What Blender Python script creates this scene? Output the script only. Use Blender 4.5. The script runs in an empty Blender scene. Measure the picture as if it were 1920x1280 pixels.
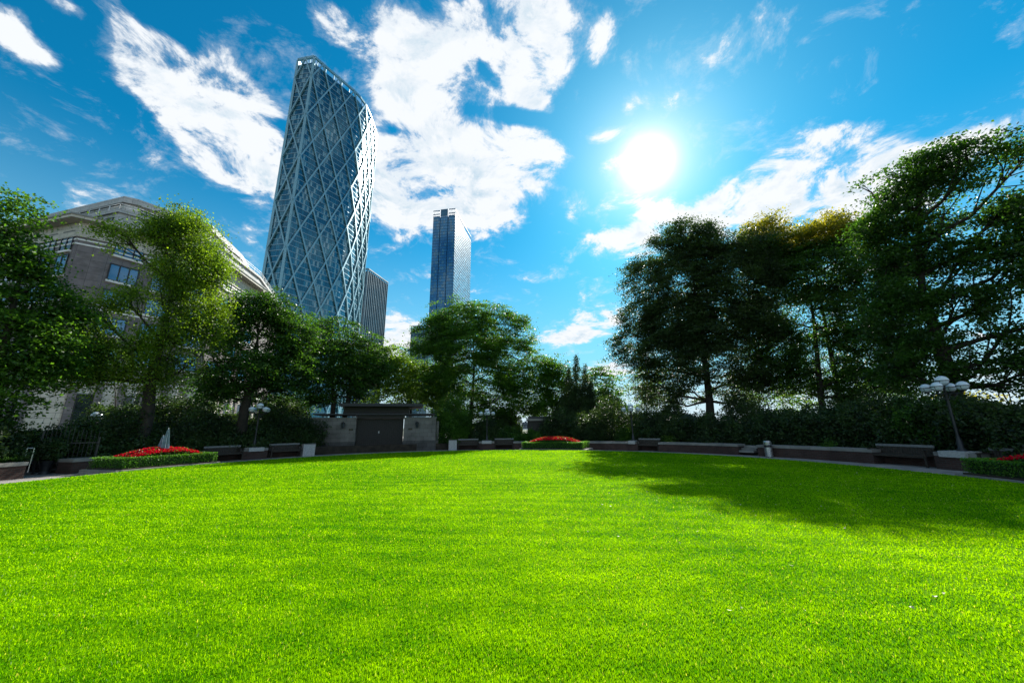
import bpy, math, random
import numpy as np
from mathutils import Vector, Matrix
SC = bpy.context.scene
COL = SC.collection
rnd = random.Random(7)

# ------------------------------------------------------------------ camera
FPX = 670.0                              # focal length in pixels of the 1920 px wide photograph
PITCH = math.atan(160 / FPX); ROLL = math.radians(0.6); EYE = 1.6
cp, sp = math.cos(PITCH), math.sin(PITCH); cr, sr = math.cos(ROLL), math.sin(ROLL)
RIGHT = Vector((cr, sr * sp, -sr * cp)); UP = Vector((sr, -cr * sp, cr * cp)); FWD = Vector((0, cp, sp))
cam = bpy.data.cameras.new('camera'); camo = bpy.data.objects.new('camera', cam); COL.objects.link(camo)
cam.sensor_width = 36; cam.lens = 36 * FPX / 1920; cam.clip_start = 0.1; cam.clip_end = 6000
mw = Matrix((RIGHT, UP, -FWD)).transposed().to_4x4(); mw.translation = Vector((0, 0, EYE)); camo.matrix_world = mw
SC.camera = camo

def ray(x, y):
    return FWD + RIGHT * ((x - 960) / FPX) + UP * ((640 - y) / FPX)
def atz(x, y, z):
    r = ray(x, y); return Vector((0, 0, EYE)) + r * ((z - EYE) / r.z)
def atd(x, y, d):
    r = ray(x, y); return Vector((0, 0, EYE)) + r * (d / math.hypot(r.x, r.y))

# ------------------------------------------------------------------ sun, sky, exposure
SUN_AZ, SUN_EL = math.radians(24.2), math.radians(37.2)
SUND = Vector((math.cos(SUN_EL) * math.sin(SUN_AZ), math.cos(SUN_EL) * math.cos(SUN_AZ), math.sin(SUN_EL)))
sl = bpy.data.lights.new('sun', 'SUN'); sl.energy = 5.0; sl.angle = math.radians(0.5); sl.color = (1, 0.95, 0.86)
so = bpy.data.objects.new('sun', sl); COL.objects.link(so); so.rotation_euler = (-SUND).to_track_quat('-Z', 'Y').to_euler()
SC.view_settings.view_transform = 'Standard'; SC.view_settings.look = 'None'
SC.view_settings.gamma = 1.0; SC.view_settings.exposure = 1.0; SC.view_settings.use_curve_mapping = False
SC.cycles.max_bounces = 6; SC.cycles.diffuse_bounces = 2; SC.cycles.glossy_bounces = 3
SC.cycles.transmission_bounces = 4; SC.cycles.transparent_max_bounces = 6
SC.cycles.caustics_reflective = False; SC.cycles.caustics_refractive = False

world = bpy.data.worlds.new('World'); SC.world = world; world.use_nodes = True
nt = world.node_tree; nt.nodes.clear()
def N(t, **k):
    n = nt.nodes.new(t)
    for a, b in k.items(): setattr(n, a, b)
    return n
def setin(n, i, v):
    if hasattr(v, 'is_output') or isinstance(v, bpy.types.NodeSocket): nt.links.new(v, n.inputs[i])
    else: n.inputs[i].default_value = v
def MA(op, a, b=0.0, clamp=False):
    n = N('ShaderNodeMath', operation=op, use_clamp=clamp); setin(n, 0, a)
    if op not in ('SQRT',): setin(n, 1, b)
    return n.outputs[0]
def VM(op, a, b=(0, 0, 0)):
    n = N('ShaderNodeVectorMath', operation=op); setin(n, 0, a); setin(n, 1, b)
    return n.outputs['Value'] if op in ('DOT_PRODUCT', 'LENGTH') else n.outputs[0]
def MR(v, a, b, c=0.0, d=1.0, smooth=True):
    n = N('ShaderNodeMapRange', interpolation_type='SMOOTHSTEP' if smooth else 'LINEAR')
    setin(n, 0, v); n.inputs[1].default_value = a; n.inputs[2].default_value = b; n.inputs[3].default_value = c; n.inputs[4].default_value = d
    return n.outputs[0]
def MIX(f, a, b, mode='MIX'):
    n = N('ShaderNodeMix', data_type='RGBA', blend_type=mode)
    setin(n, 0, f); setin(n, 6, a); setin(n, 7, b); return n.outputs[2]
tc = N('ShaderNodeTexCoord').outputs['Generated']
dirv = VM('NORMALIZE', tc)
sep = N('ShaderNodeSeparateXYZ'); nt.links.new(dirv, sep.inputs[0]); Z = sep.outputs[2]
sky = N('ShaderNodeTexSky', sky_type='NISHITA'); sky.sun_disc = False
sky.sun_elevation = SUN_EL; sky.sun_rotation = SUN_AZ; sky.air_density = 1.2; sky.dust_density = 0.35; sky.ozone_density = 2.5
skyc = MIX(1.0, sky.outputs[0], (0.03, 1.0, 1.28, 1), 'MULTIPLY')
skyc0 = skyc
# a pale band of humid air low down
skyc = MIX(MR(Z, -0.02, 0.55, 0.88, 0.0), skyc, (4.2, 7.6, 9.3, 1))
skyc = MIX(MR(Z, 0.0, 0.17, 0.8, 0.0), skyc, (7.6, 8.6, 9.4, 1))
def blob(px, py, rx, ry, ang, s):
    d = ray(px, py).normalized(); k = (ray(px, py).length) * FPX
    ra = d.cross(Vector((0, 0, 1))).normalized(); ua = ra.cross(d).normalized()
    # direction of the long axis on the sky, measured along the picture's own diagonal there
    a = math.radians(ang); q = ray(px + 4 * math.cos(a), py - 4 * math.sin(a)).normalized() - d
    X = (q - d * q.dot(d)).normalized(); Y = d.cross(X)
    sx = (ray(px + rx * math.cos(a), py - rx * math.sin(a)).normalized() - ray(px - rx * math.cos(a), py + rx * math.sin(a)).normalized()).length / 2
    sy = (ray(px + ry * math.sin(a), py + ry * math.cos(a)).normalized() - ray(px - ry * math.sin(a), py - ry * math.cos(a)).normalized()).length / 2
    m = N('ShaderNodeMapping', vector_type='TEXTURE'); nt.links.new(dirv, m.inputs[0])
    m.inputs[1].default_value = d; m.inputs[2].default_value = Matrix((X, Y, d)).transposed().to_euler(); m.inputs[3].default_value = (sx, sy, 0.6)
    g = N('ShaderNodeTexGradient', gradient_type='SPHERICAL'); nt.links.new(m.outputs[0], g.inputs[0])
    return MA('MULTIPLY', g.outputs['Fac'], s)
def bsum(lst):
    acc = None
    for b in lst:
        v = blob(*b); acc = v if acc is None else MA('ADD', acc, v)
    return acc
BL = [  # px, py, rx, ry, angle, strength
 (275,115,110,75,-35,1.1),(350,175,150,95,-38,1.2),(420,240,150,110,-42,1.3),(470,310,110,85,-45,1.1),(425,125,110,36,-55,.62),(225,40,36,90,15,.6),
 (55,95,110,34,-40,.85),(15,45,60,40,-30,.8),(120,8,70,28,-25,.7),(180,190,90,20,-30,.3),(500,190,70,30,-60,.4),
 (760,60,150,55,-35,.7),(800,130,130,70,-50,.75),(735,140,90,70,-50,.7),(790,235,110,90,-20,.75),(770,345,130,130,0,1.3),(865,300,120,90,-10,.85),
 (905,385,95,90,-30,1.1),(990,310,80,80,-30,.9),(860,60,70,100,20,.8),(980,75,120,150,10,1.35),(955,15,130,70,0,.9),(1005,165,70,60,0,.7),
 (1130,80,34,70,-20,.55),(612,20,46,60,30,.6),(660,70,80,40,-40,.3),
 (1180,200,26,30,0,.5),(1135,252,44,20,15,.6),(1240,150,80,120,-15,.16),(1290,120,60,60,-30,.1),
 (1400,375,190,75,28,1.2),(1520,320,190,70,18,1.2),(1230,410,70,50,20,.9),(1580,375,150,90,0,1.1),(1650,285,90,30,10,.6),(1800,285,160,55,22,1.1),(1470,410,160,70,0,1.1),
 (1130,600,80,32,12,1.1),(1060,632,70,22,8,.9),(740,625,60,45,0,.8),(735,650,60,40,0,.8),(1150,692,60,22,0,.8),(905,125,80,18,-52,-.55),(868,30,20,80,14,-.35),(985,222,110,20,-8,-.7),(735,245,34,24,0,-.6),(912,335,50,12,48,-.5),(1010,400,60,50,0,-.3),(640,60,60,60,-30,.3),(520,280,50,40,-45,.5),(1040,300,50,40,0,.5),(1150,455,90,50,10,.45),(1560,245,60,20,10,.35),(1740,235,90,26,15,.2)]
dens = bsum(BL)
pz = MA('ADD', MA('MAXIMUM', Z, 0.0), 0.22)
pl = N('ShaderNodeVectorMath', operation='DIVIDE'); nt.links.new(dirv, pl.inputs[0])
cmb = N('ShaderNodeCombineXYZ'); [nt.links.new(pz, cmb.inputs[i]) for i in range(3)]; nt.links.new(cmb.outputs[0], pl.inputs[1])
def noise(vec, sc, det, rough, dist=0.0, off=(0, 0, 0)):
    v = VM('ADD', vec, off); n = N('ShaderNodeTexNoise'); nt.links.new(v, n.inputs['Vector'])
    n.inputs['Scale'].default_value = sc; n.inputs['Detail'].default_value = det; n.inputs['Roughness'].default_value = rough; n.inputs['Distortion'].default_value = dist
    return n.outputs['Fac']
n1 = noise(pl.outputs[0], 6.0, 11.0, 0.68, 0.35); n2 = noise(dirv, 2.6, 4.0, 0.5, 0, (3, 1, 7)); n3 = noise(pl.outputs[0], 7.0, 6, 0.6, 0.2, (9, 4, 2))
off = VM('ADD', pl.outputs[0], (SUND.x * .055, SUND.y * .055, 0)); n1b = noise(off, 6.0, 6.0, 0.62, 0.35)
dn = MA('ADD', MA('MINIMUM', MA('MULTIPLY', dens, 1.15), 0.62), MA('MULTIPLY', MA('SUBTRACT', n1, 0.5), 3.0))
# clouds of the rest of the sky, behind the viewer
back = MR(VM('DOT_PRODUCT', dirv, FWD), -0.05, 0.35, 0.34, 0.0)
dn = MA('ADD', dn, back)
cov = MR(dn, 0.2, 0.62); thin = MR(dn, 0.02, 0.6, 0.0, 0.35)
cov = MA('MAXIMUM', cov, thin)
shade_blobs = bsum([(1540,372,150,34,12,1.0),(1440,400,90,24,8,.7),(765,330,110,90,0,.75),(985,45,70,80,10,.9),(880,310,60,50,0,.4),(1080,640,60,12,0,.5),(740,320,70,60,0,.3)])
sh = MA('ADD', shade_blobs, MA('MULTIPLY', MA('SUBTRACT', n3, 0.5), 2.2))
sh = MA('ADD', MA('MULTIPLY', shade_blobs, .8), MA('ADD', MA('MULTIPLY', MA('SUBTRACT', n1b, n1), 4.5), MA('MULTIPLY', MA('SUBTRACT', n3, .5), 1.0)))
sh = MR(sh, -.08, 0.8, 0.0, 0.9)
edge = MR(dn, 0.4, 0.9)
cc = MIX(MA('MULTIPLY', sh, edge), (9.1, 9.45, 9.8, 1), (4.4, 6.3, 7.8, 1))
skyc = MIX(cov, skyc, cc)
sd = MA('MAXIMUM', VM('DOT_PRODUCT', dirv, SUND), 0.0)
g1 = MA('MULTIPLY', MA('POWER', sd, 1500.0), 14.0); g2 = MA('MULTIPLY', MA('POWER', sd, 300.0), 2.0); g3 = MA('MULTIPLY', MA('POWER', sd, 30.0), .3)
g4 = MA('MULTIPLY', MA('POWER', sd, 9000.0), 900.0)
gl = MA('ADD', MA('ADD', g1, g2), MA('ADD', g3, g4))
gc = N('ShaderNodeCombineXYZ'); nt.links.new(MA('MULTIPLY', gl, 0.93), gc.inputs[0]); nt.links.new(gl, gc.inputs[1]); nt.links.new(MA('MULTIPLY', gl, 1.02), gc.inputs[2])
gf = MA('ADD', MA('MULTIPLY', MA('POWER', sd, 750.0), .95), MA('ADD', MA('MULTIPLY', MA('POWER', sd, 120.0), .42), MA('MULTIPLY', MA('POWER', sd, 22.0), .13)), True)
skyc = MIX(gf, skyc, (10.2, 10.5, 10.8, 1))
skyc = VM('ADD', skyc, gc.outputs[0])
bg = N('ShaderNodeBackground'); nt.links.new(skyc, bg.inputs[0]); bg.inputs[1].default_value = 0.052
nt.links.new(bg.outputs[0], N('ShaderNodeOutputWorld').inputs[0])

# ------------------------------------------------------------------ materials
MATS = {}
def mat(name, col, rough=0.8, var=0.2, scale=6.0, metal=0.0, bump=0.0, spec=0.4, coord='Object', detail=4):
    global nt
    if name in MATS: return MATS[name]
    m = bpy.data.materials.new(name); m.use_nodes = True; nt = m.node_tree
    b = nt.nodes['Principled BSDF']; b.inputs['Roughness'].default_value = rough; b.inputs['Metallic'].default_value = metal
    b.inputs['Specular IOR Level'].default_value = spec
    t = N('ShaderNodeTexCoord'); n = N('ShaderNodeTexNoise'); nt.links.new(t.outputs[coord], n.inputs[0])
    n.inputs['Scale'].default_value = scale; n.inputs['Detail'].default_value = detail
    c1 = [c * (1 - var) for c in col] + [1]; c2 = [min(1, c * (1 + var)) for c in col] + [1]
    nt.links.new(MIX(MR(n.outputs['Fac'], .3, .7), c1, c2), b.inputs['Base Color'])
    nt.links.new(MR(n.outputs['Fac'], .2, .8, max(0, rough - .08), min(1, rough + .08)), b.inputs['Roughness'])
    if bump:
        bp = N('ShaderNodeBump'); bp.inputs['Strength'].default_value = bump; bp.inputs['Distance'].default_value = 0.02
        nt.links.new(n.outputs['Fac'], bp.inputs['Height']); nt.links.new(bp.outputs[0], b.inputs['Normal'])
    MATS[name] = m; return m
def brick(name, c1, c2, mortar, w, h, ms=0.02, rough=0.85, off=0.5, bump=0.4, spec=0.3, metal=0.0, var=0.25):
    """courses in real metres, laid in the mesh's own UVs (run, height)"""
    global nt
    if name in MATS: return MATS[name]
    m = bpy.data.materials.new(name); m.use_nodes = True; nt = m.node_tree
    b = nt.nodes['Principled BSDF']; b.inputs['Roughness'].default_value = rough; b.inputs['Specular IOR Level'].default_value = spec; b.inputs['Metallic'].default_value = metal
    t = N('ShaderNodeTexCoord'); k = N('ShaderNodeTexBrick'); nt.links.new(t.outputs['UV'], k.inputs['Vector'])
    k.offset = off; k.inputs['Scale'].default_value = 1.0; k.inputs['Brick Width'].default_value = w; k.inputs['Row Height'].default_value = h
    k.inputs['Mortar Size'].default_value = ms; k.inputs['Mortar Smooth'].default_value = 0.1; k.inputs['Bias'].default_value = 0.0
    k.inputs['Color1'].default_value = (*c1, 1); k.inputs['Color2'].default_value = (*c2, 1); k.inputs['Mortar'].default_value = (*mortar, 1)
    n = N('ShaderNodeTexNoise'); nt.links.new(t.outputs['Object'], n.inputs[0]); n.inputs['Scale'].default_value = 1.3; n.inputs['Detail'].default_value = 6
    v = MR(n.outputs['Fac'], .25, .75, 1 - var, 1 + var)
    cv = N('ShaderNodeCombineXYZ'); [nt.links.new(v, cv.inputs[i]) for i in range(3)]
    nt.links.new(MIX(1.0, k.outputs['Color'], cv.outputs[0], 'MULTIPLY'), b.inputs['Base Color'])
    bp = N('ShaderNodeBump'); bp.inputs['Strength'].default_value = bump; bp.inputs['Distance'].default_value = 0.01; bp.invert = True
    nt.links.new(k.outputs['Fac'], bp.inputs['Height']); nt.links.new(bp.outputs[0], b.inputs['Normal'])
    MATS[name] = m; return m
def leafmat(name, c1, c2, trans=0.42, tcol=None, rough=0.45, spec=0.35):
    global nt
    if name in MATS: return MATS[name]
    m = bpy.data.materials.new(name); m.use_nodes = True; nt = m.node_tree
    b = nt.nodes['Principled BSDF']; b.inputs['Roughness'].default_value = rough; b.inputs['Specular IOR Level'].default_value = spec
    g = N('ShaderNodeNewGeometry'); t = N('ShaderNodeTexCoord')
    n = N('ShaderNodeTexNoise'); nt.links.new(t.outputs['Object'], n.inputs[0]); n.inputs['Scale'].default_value = 0.9; n.inputs['Detail'].default_value = 3
    f = MA('ADD', MA('MULTIPLY', g.outputs['Random Per Island'], 0.5), MA('MULTIPLY', MR(n.outputs['Fac'], .38, .62), 0.5))
    c = MIX(f, (*c1, 1), (*c2, 1)); nt.links.new(c, b.inputs['Base Color'])
    tr = N('ShaderNodeBsdfTranslucent')
    tm = MIX(1.0, c, (*(tcol or (2.4, 2.3, 0.9)), 1), 'MULTIPLY'); nt.links.new(tm, tr.inputs[0])
    mx = N('ShaderNodeMixShader'); mx.inputs[0].default_value = trans
    nt.links.new(b.outputs[0], mx.inputs[1]); nt.links.new(tr.outputs[0], mx.inputs[2])
    nt.links.new(mx.outputs[0], nt.nodes['Material Output'].inputs[0])
    MATS[name] = m; return m

# ------------------------------------------------------------------ mesh helpers
class MB:
    def __init__(s): s.v = []; s.f = []; s.uv = []
    def quad(s, pts, uvs=None):
        b = len(s.v); s.v += [tuple(p) for p in pts]; s.f.append(tuple(range(b, b + len(pts))))
        s.uv += uvs if uvs else [(0, 0)] * len(pts); return s
    def box(s, c, d, rz=0.0, lean=0.0):
        """box of full size d, centred at c, turned about z"""
        hx, hy, hz = d[0] / 2, d[1] / 2, d[2] / 2; R = Matrix.Rotation(rz, 3, 'Z') @ Matrix.Rotation(lean, 3, 'X'); c = Vector(c)
        P = lambda x, y, z: c + R @ Vector((x * hx, y * hy, z * hz))
        F = [((-1,-1,-1),(1,-1,-1),(1,-1,1),(-1,-1,1),d[0],d[2]), ((1,1,-1),(-1,1,-1),(-1,1,1),(1,1,1),d[0],d[2]),
             ((1,-1,-1),(1,1,-1),(1,1,1),(1,-1,1),d[1],d[2]), ((-1,1,-1),(-1,-1,-1),(-1,-1,1),(-1,1,1),d[1],d[2]),
             ((-1,-1,1),(1,-1,1),(1,1,1),(-1,1,1),d[0],d[1]), ((-1,1,-1),(1,1,-1),(1,-1,-1),(-1,-1,-1),d[0],d[1])]
        for a, b_, c_, d_, w, h in F: s.quad([P(*a), P(*b_), P(*c_), P(*d_)], [(0, 0), (w, 0), (w, h), (0, h)])
        return s
    def bar(s, p0, p1, w, h, up=(0, 0, 1)):
        p0, p1 = Vector(p0), Vector(p1); d = (p1 - p0).normalized(); u = Vector(up); u = (u - d * u.dot(d)).normalized(); r = d.cross(u)
        c = [(-1,-1), (1,-1), (1,1), (-1,1)]
        A = [p0 + r * (x * w / 2) + u * (y * h / 2) for x, y in c]; B = [p1 + r * (x * w / 2) + u * (y * h / 2) for x, y in c]
        L = (p1 - p0).length
        for i in range(4):
            j = (i + 1) % 4; s.quad([A[i], A[j], B[j], B[i]], [(0, 0), (w, 0), (w, L), (0, L)])
        s.quad(A[::-1]); s.quad(B); return s
    def tube(s, pts, rad, n=8, cap=True):
        pts = [Vector(p) for p in pts]
        if isinstance(rad, (int, float)): rad = [rad] * len(pts)
        rings = []; up = Vector((0.31, 0.17, 0.93))
        for i, p in enumerate(pts):
            d = (pts[min(i + 1, len(pts) - 1)] - pts[max(i - 1, 0)]).normalized()
            a = d.cross(up); a = a.normalized() if a.length > 1e-4 else Vector((1, 0, 0)); b_ = d.cross(a)
            base = len(s.v)
            for k in range(n):
                t = 2 * math.pi * k / n; s.v.append(tuple(p + (a * math.cos(t) + b_ * math.sin(t)) * rad[i]))
            rings.append(base)
        for i in range(len(pts) - 1):
            for k in range(n):
                k2 = (k + 1) % n; s.f.append((rings[i] + k, rings[i] + k2, rings[i + 1] + k2, rings[i + 1] + k)); s.uv += [(0, 0)] * 4
        if cap:
            s.f.append(tuple(rings[0] + k for k in range(n))[::-1]); s.uv += [(0, 0)] * n
            s.f.append(tuple(rings[-1] + k for k in range(n))); s.uv += [(0, 0)] * n
        return s
    def lathe(s, prof, c=(0, 0, 0), n=20):
        c = Vector(c); rs = []
        for r, z in prof:
            b = len(s.v); rs.append(b)
            for k in range(n):
                t = 2 * math.pi * k / n; s.v.append((c.x + r * math.cos(t), c.y + r * math.sin(t), c.z + z))
        for i in range(len(prof) - 1):
            for k in range(n):
                k2 = (k + 1) % n; s.f.append((rs[i] + k, rs[i] + k2, rs[i + 1] + k2, rs[i + 1] + k)); s.uv += [(0, 0)] * 4
        return s
    def prism(s, poly, z0, z1, top=True):
        """poly counter-clockwise in plan; UV = running length, height"""
        n = len(poly); L = 0.0
        for i in range(n):
            a, b_ = poly[i], poly[(i + 1) % n]; l = math.hypot(b_[0] - a[0], b_[1] - a[1])
            s.quad([(a[0], a[1], z0), (b_[0], b_[1], z0), (b_[0], b_[1], z1), (a[0], a[1], z1)], [(L, z0), (L + l, z0), (L + l, z1), (L, z1)]); L += l
        if top:
            s.quad([(p[0], p[1], z1) for p in poly], [(p[0], p[1]) for p in poly]); s.quad([(p[0], p[1], z0) for p in poly][::-1])
        return s
    def arc(s, C, r0, r1, a0, a1, z0, z1, n=None):
        """curved block about C between bearings a0<a1 (radians, clockwise from +y)"""
        n = n or max(1, int(abs(a1 - a0) * r1 / 0.5)); P = lambda r, a: (C[0] + r * math.sin(a), C[1] + r * math.cos(a))
        for i in range(n):
            a, b_ = a0 + (a1 - a0) * i / n, a0 + (a1 - a0) * (i + 1) / n; A, B, D, E_ = P(r0, a), P(r0, b_), P(r1, b_), P(r1, a); u, w = a * r0, b_ * r0
            s.quad([(*A, z0), (*B, z0), (*B, z1), (*A, z1)], [(u, z0), (w, z0), (w, z1), (u, z1)])
            s.quad([(*D, z0), (*E_, z0), (*E_, z1), (*D, z1)], [(w, z0), (u, z0), (u, z1), (w, z1)])
            s.quad([(*A, z1), (*B, z1), (*D, z1), (*E_, z1)], [(u, 0), (w, 0), (w, r1 - r0), (u, r1 - r0)])
        for a in (a0, a1):
            A, E_ = P(r0, a), P(r1, a); s.quad([(*A, z0), (*E_, z0), (*E_, z1), (*A, z1)], [(0, z0), (r1 - r0, z0), (r1 - r0, z1), (0, z1)])
        return s
    def build(s, name, m, parent=None, smooth=False, bevel=0.0, loc=None):
        me = bpy.data.meshes.new(name); me.from_pydata(s.v, [], s.f); uvl = me.uv_layers.new(name='uv')
        uvl.data.foreach_set('uv', np.array(s.uv, dtype=np.float32).ravel()); me.materials.append(m)
        if smooth: me.polygons.foreach_set('use_smooth', [True] * len(me.polygons))
        me.update(); o = bpy.data.objects.new(name, me); COL.objects.link(o)
        if parent:
            o.parent = parent
        if bevel:
            b = o.modifiers.new('bevel', 'BEVEL'); b.width = bevel; b.segments = 2; b.limit_method = 'ANGLE'
        if loc: o.location = loc
        return o
def tag(o, label=None, cat=None, group=None, kind=None):
    for k, v in (('label', label), ('category', cat), ('group', group), ('kind', kind)):
        if v: o[k] = v
    return o
def thing(name, label, cat, loc=(0, 0, 0), rz=0.0, group=None):
    o = bpy.data.objects.new(name, None); COL.objects.link(o); o.location = loc; o.rotation_euler = (0, 0, rz); o.empty_display_size = 0.3
    return tag(o, label, cat, group)
def rawmesh(name, V, F4, m, parent=None, loc=None):
    """V (n,3) float array, F4 (k,4) int array of quads"""
    me = bpy.data.meshes.new(name); k = len(F4); w = F4.shape[1]
    me.vertices.add(len(V)); me.vertices.foreach_set('co', V.astype(np.float32).ravel())
    me.loops.add(k * w); me.loops.foreach_set('vertex_index', F4.astype(np.int32).ravel())
    me.polygons.add(k); me.polygons.foreach_set('loop_start', np.arange(0, k * w, w, dtype=np.int32)); me.polygons.foreach_set('loop_total', np.full(k, w, dtype=np.int32))
    me.materials.append(m); me.update(calc_edges=True); o = bpy.data.objects.new(name, me); COL.objects.link(o)
    if parent: o.parent = parent
    return o
def copy_tree(o, parent=None):
    c = o.copy(); COL.objects.link(c); c.parent = parent
    for ch in o.children: copy_tree(ch, c)
    return c

# ------------------------------------------------------------------ ground
C0 = (-1.3, 11.7); RL = 14.9                 # the round lawn
def pol(r, a): return (C0[0] + r * math.sin(a), C0[1] + r * math.cos(a))
def ring(px, R, py=845):
    """bearing (about the lawn's centre) where the line of sight through px meets the circle of radius R"""
    r = ray(px, py); d = Vector((r.x, r.y)).normalized(); c = Vector(C0); b = d.dot(c)
    t = b + math.sqrt(max(0, b * b - c.length_squared + R * R)); p = d * t - c; return math.atan2(p.x, p.y)
def disc(name, r, z, m, dome=0.0, n=96, rings=24):
    V = [(C0[0], C0[1], z + dome)]; F = []
    for i in range(1, rings + 1):
        rr = r * i / rings
        for k in range(n):
            x, y = pol(rr, 2 * math.pi * k / n); V.append((x, y, z + dome * (1 - (rr / r) ** 2)))
    F += [(0, 1 + (k + 1) % n, 1 + k) for k in range(n)]
    for i in range(1, rings):
        for k in range(n):
            a = 1 + (i - 1) * n + k; b = 1 + (i - 1) * n + (k + 1) % n; F.append((a, b, b + n, a + n))
    me = bpy.data.meshes.new(name); me.from_pydata(V, [], F); me.materials.append(m); o = bpy.data.objects.new(name, me); COL.objects.link(o); return o

def grassmat(name, blades):
    global nt
    m = bpy.data.materials.new(name); m.use_nodes = True; nt = m.node_tree; b = nt.nodes['Principled BSDF']
    g = N('ShaderNodeNewGeometry'); P = g.outputs['Position']
    def nz(sc, det, off=(0, 0, 0), stretch=(1, 1, 0)):
        mp = N('ShaderNodeMapping'); nt.links.new(P, mp.inputs[0]); mp.inputs[1].default_value = off; mp.inputs[3].default_value = stretch; mp.inputs[2].default_value = (0, 0, 0.12)
        n = N('ShaderNodeTexNoise'); nt.links.new(mp.outputs[0], n.inputs[0]); n.inputs['Scale'].default_value = sc; n.inputs['Detail'].default_value = det; return n.outputs['Fac']
    sx = N('ShaderNodeSeparateXYZ'); nt.links.new(P, sx.inputs[0])
    # mowing passes run across the lawn, a little over half a metre wide
    mp = N('ShaderNodeMapping'); nt.links.new(P, mp.inputs[0]); mp.inputs[2].default_value = (0, 0, math.radians(7))
    w = N('ShaderNodeTexWave', wave_type='BANDS', bands_direction='Y', wave_profile='SIN'); nt.links.new(mp.outputs[0], w.inputs[0])
    w.inputs['Scale'].default_value = 0.55; w.inputs['Distortion'].default_value = 1.6; w.inputs['Detail'].default_value = 2; w.inputs['Detail Scale'].default_value = 0.6
    amp = MR(nz(0.12, 1, (4, 2, 0)), .35, .65, 0.25, 0.8)
    stripe = MA('MULTIPLY', MA('SUBTRACT', w.outputs['Fac'], 0.5), amp)
    big = nz(0.25, 3, (1, 7, 0)); mid = nz(2.2, 4, (3, 1, 0), (1, 1.8, 0)); fine = nz(18, 3)
    f = MA('ADD', MA('ADD', MA('MULTIPLY', MR(big, .3, .7), .45), MA('MULTIPLY', MR(mid, .3, .7), .35)), MA('MULTIPLY', stripe, 0.32))
    if blades: f = MA('ADD', f, MA('MULTIPLY', MA('SUBTRACT', g.outputs['Random Per Island'], .5), .8))
    else: f = MA('ADD', f, MA('MULTIPLY', MA('SUBTRACT', fine, .5), .6))
    c = MIX(MR(f, -.1, 1.0, smooth=False), (0.05, 0.22, 0.001, 1), (0.255, 0.51, 0.001, 1))
    if blades:  # a few dry, pale blades
        c = MIX(MR(g.outputs['Random Per Island'], 0.978, .99), c, (.42, .5, .22, 1))
    else: c = MIX(1.0, c, (.45, .5, .45, 1), 'MULTIPLY')  # thatch below the blades, darkened further for the shade between them
    nt.links.new(c, b.inputs['Base Color']); b.inputs['Roughness'].default_value = .5 if blades else .9; b.inputs['Specular IOR Level'].default_value = .04 if blades else .02
    if blades:
        tr = N('ShaderNodeBsdfTranslucent'); nt.links.new(MIX(1.0, c, (2.0, 1.6, .2, 1), 'MULTIPLY'), tr.inputs[0])
        mx = N('ShaderNodeMixShader'); mx.inputs[0].default_value = .5; nt.links.new(b.outputs[0], mx.inputs[1]); nt.links.new(tr.outputs[0], mx.inputs[2]); nt.links.new(mx.outputs[0], nt.nodes['Material Output'].inputs[0])
    return m
DOME = 0.10
me = bpy.data.meshes.new('ground'); S = 3500
me.from_pydata([(-S, -S, -.25), (S, -S, -.25), (S, S, -.25), (-S, S, -.25)], [], [(0, 1, 2, 3)]); me.materials.append(mat('earth', (.07, .08, .05), .95, .4, .05))
tag(COL.objects.link(bpy.data.objects.new('ground', me)) or bpy.data.objects['ground'], kind='structure')
paving = brick('paving stone', (.24, .225, .21), (.29, .27, .25), (.12, .11, .10), .6, .45, .012, .85, .5, .3)
def arcobj(name, r0, r1, a0, a1, z0, z1, m, parent=None, n=None): return MB().arc(C0, r0, r1, a0, a1, z0, z1, n).build(name, m, parent)
tag(arcobj('path', RL - .02, 18.75, -math.pi, math.pi, -.20, -.15, paving, n=160), kind='structure')
tag(arcobj('lawn_edging', RL - .02, RL + .10, -math.pi, math.pi, -.18, .004, mat('edging stone', (.33, .30, .26), .8, .15, 3), n=160), kind='structure')
aG0, aG1 = ring(62, 18.4), ring(138, 18.4)          # the gateway on the left
aS0, aS1 = ring(1386, 18.4), ring(1420, 18.4)       # the steps on the right
soil = mat('planting soil', (.035, .028, .02), .95, .4, 3, bump=.5)
tag(arcobj('planting_soil', 18.9, 33, aG1 + .01, aS0 - .01, -.22, .36, soil), kind='structure')
tag(arcobj('planting_soil', 18.9, 33, aS1 + .01, math.pi - .9, -.22, .36, soil), kind='structure')
tag(arcobj('planting_soil', 18.9, 33, -math.pi + .9, aG0 - .01, -.22, .36, soil), kind='structure')
tag(arcobj('path', 18.75, 33, aG0 - .005, aG1 + .005, -.20, -.154, paving), kind='structure').name = 'path_gateway'
asph = mat('asphalt', (.06, .06, .062), .85, .2, 8)
tag(arcobj('road', 33.2, 44, -math.pi, math.pi, -.05, -.008, asph, n=120), kind='structure')
tag(arcobj('pavement', 44, 60, -math.pi, math.pi, -.05, .12, paving, n=120), kind='structure')
lawn = disc('lawn', RL, .006, grassmat('lawn turf', False), DOME); tag(lawn, kind='structure')

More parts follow.
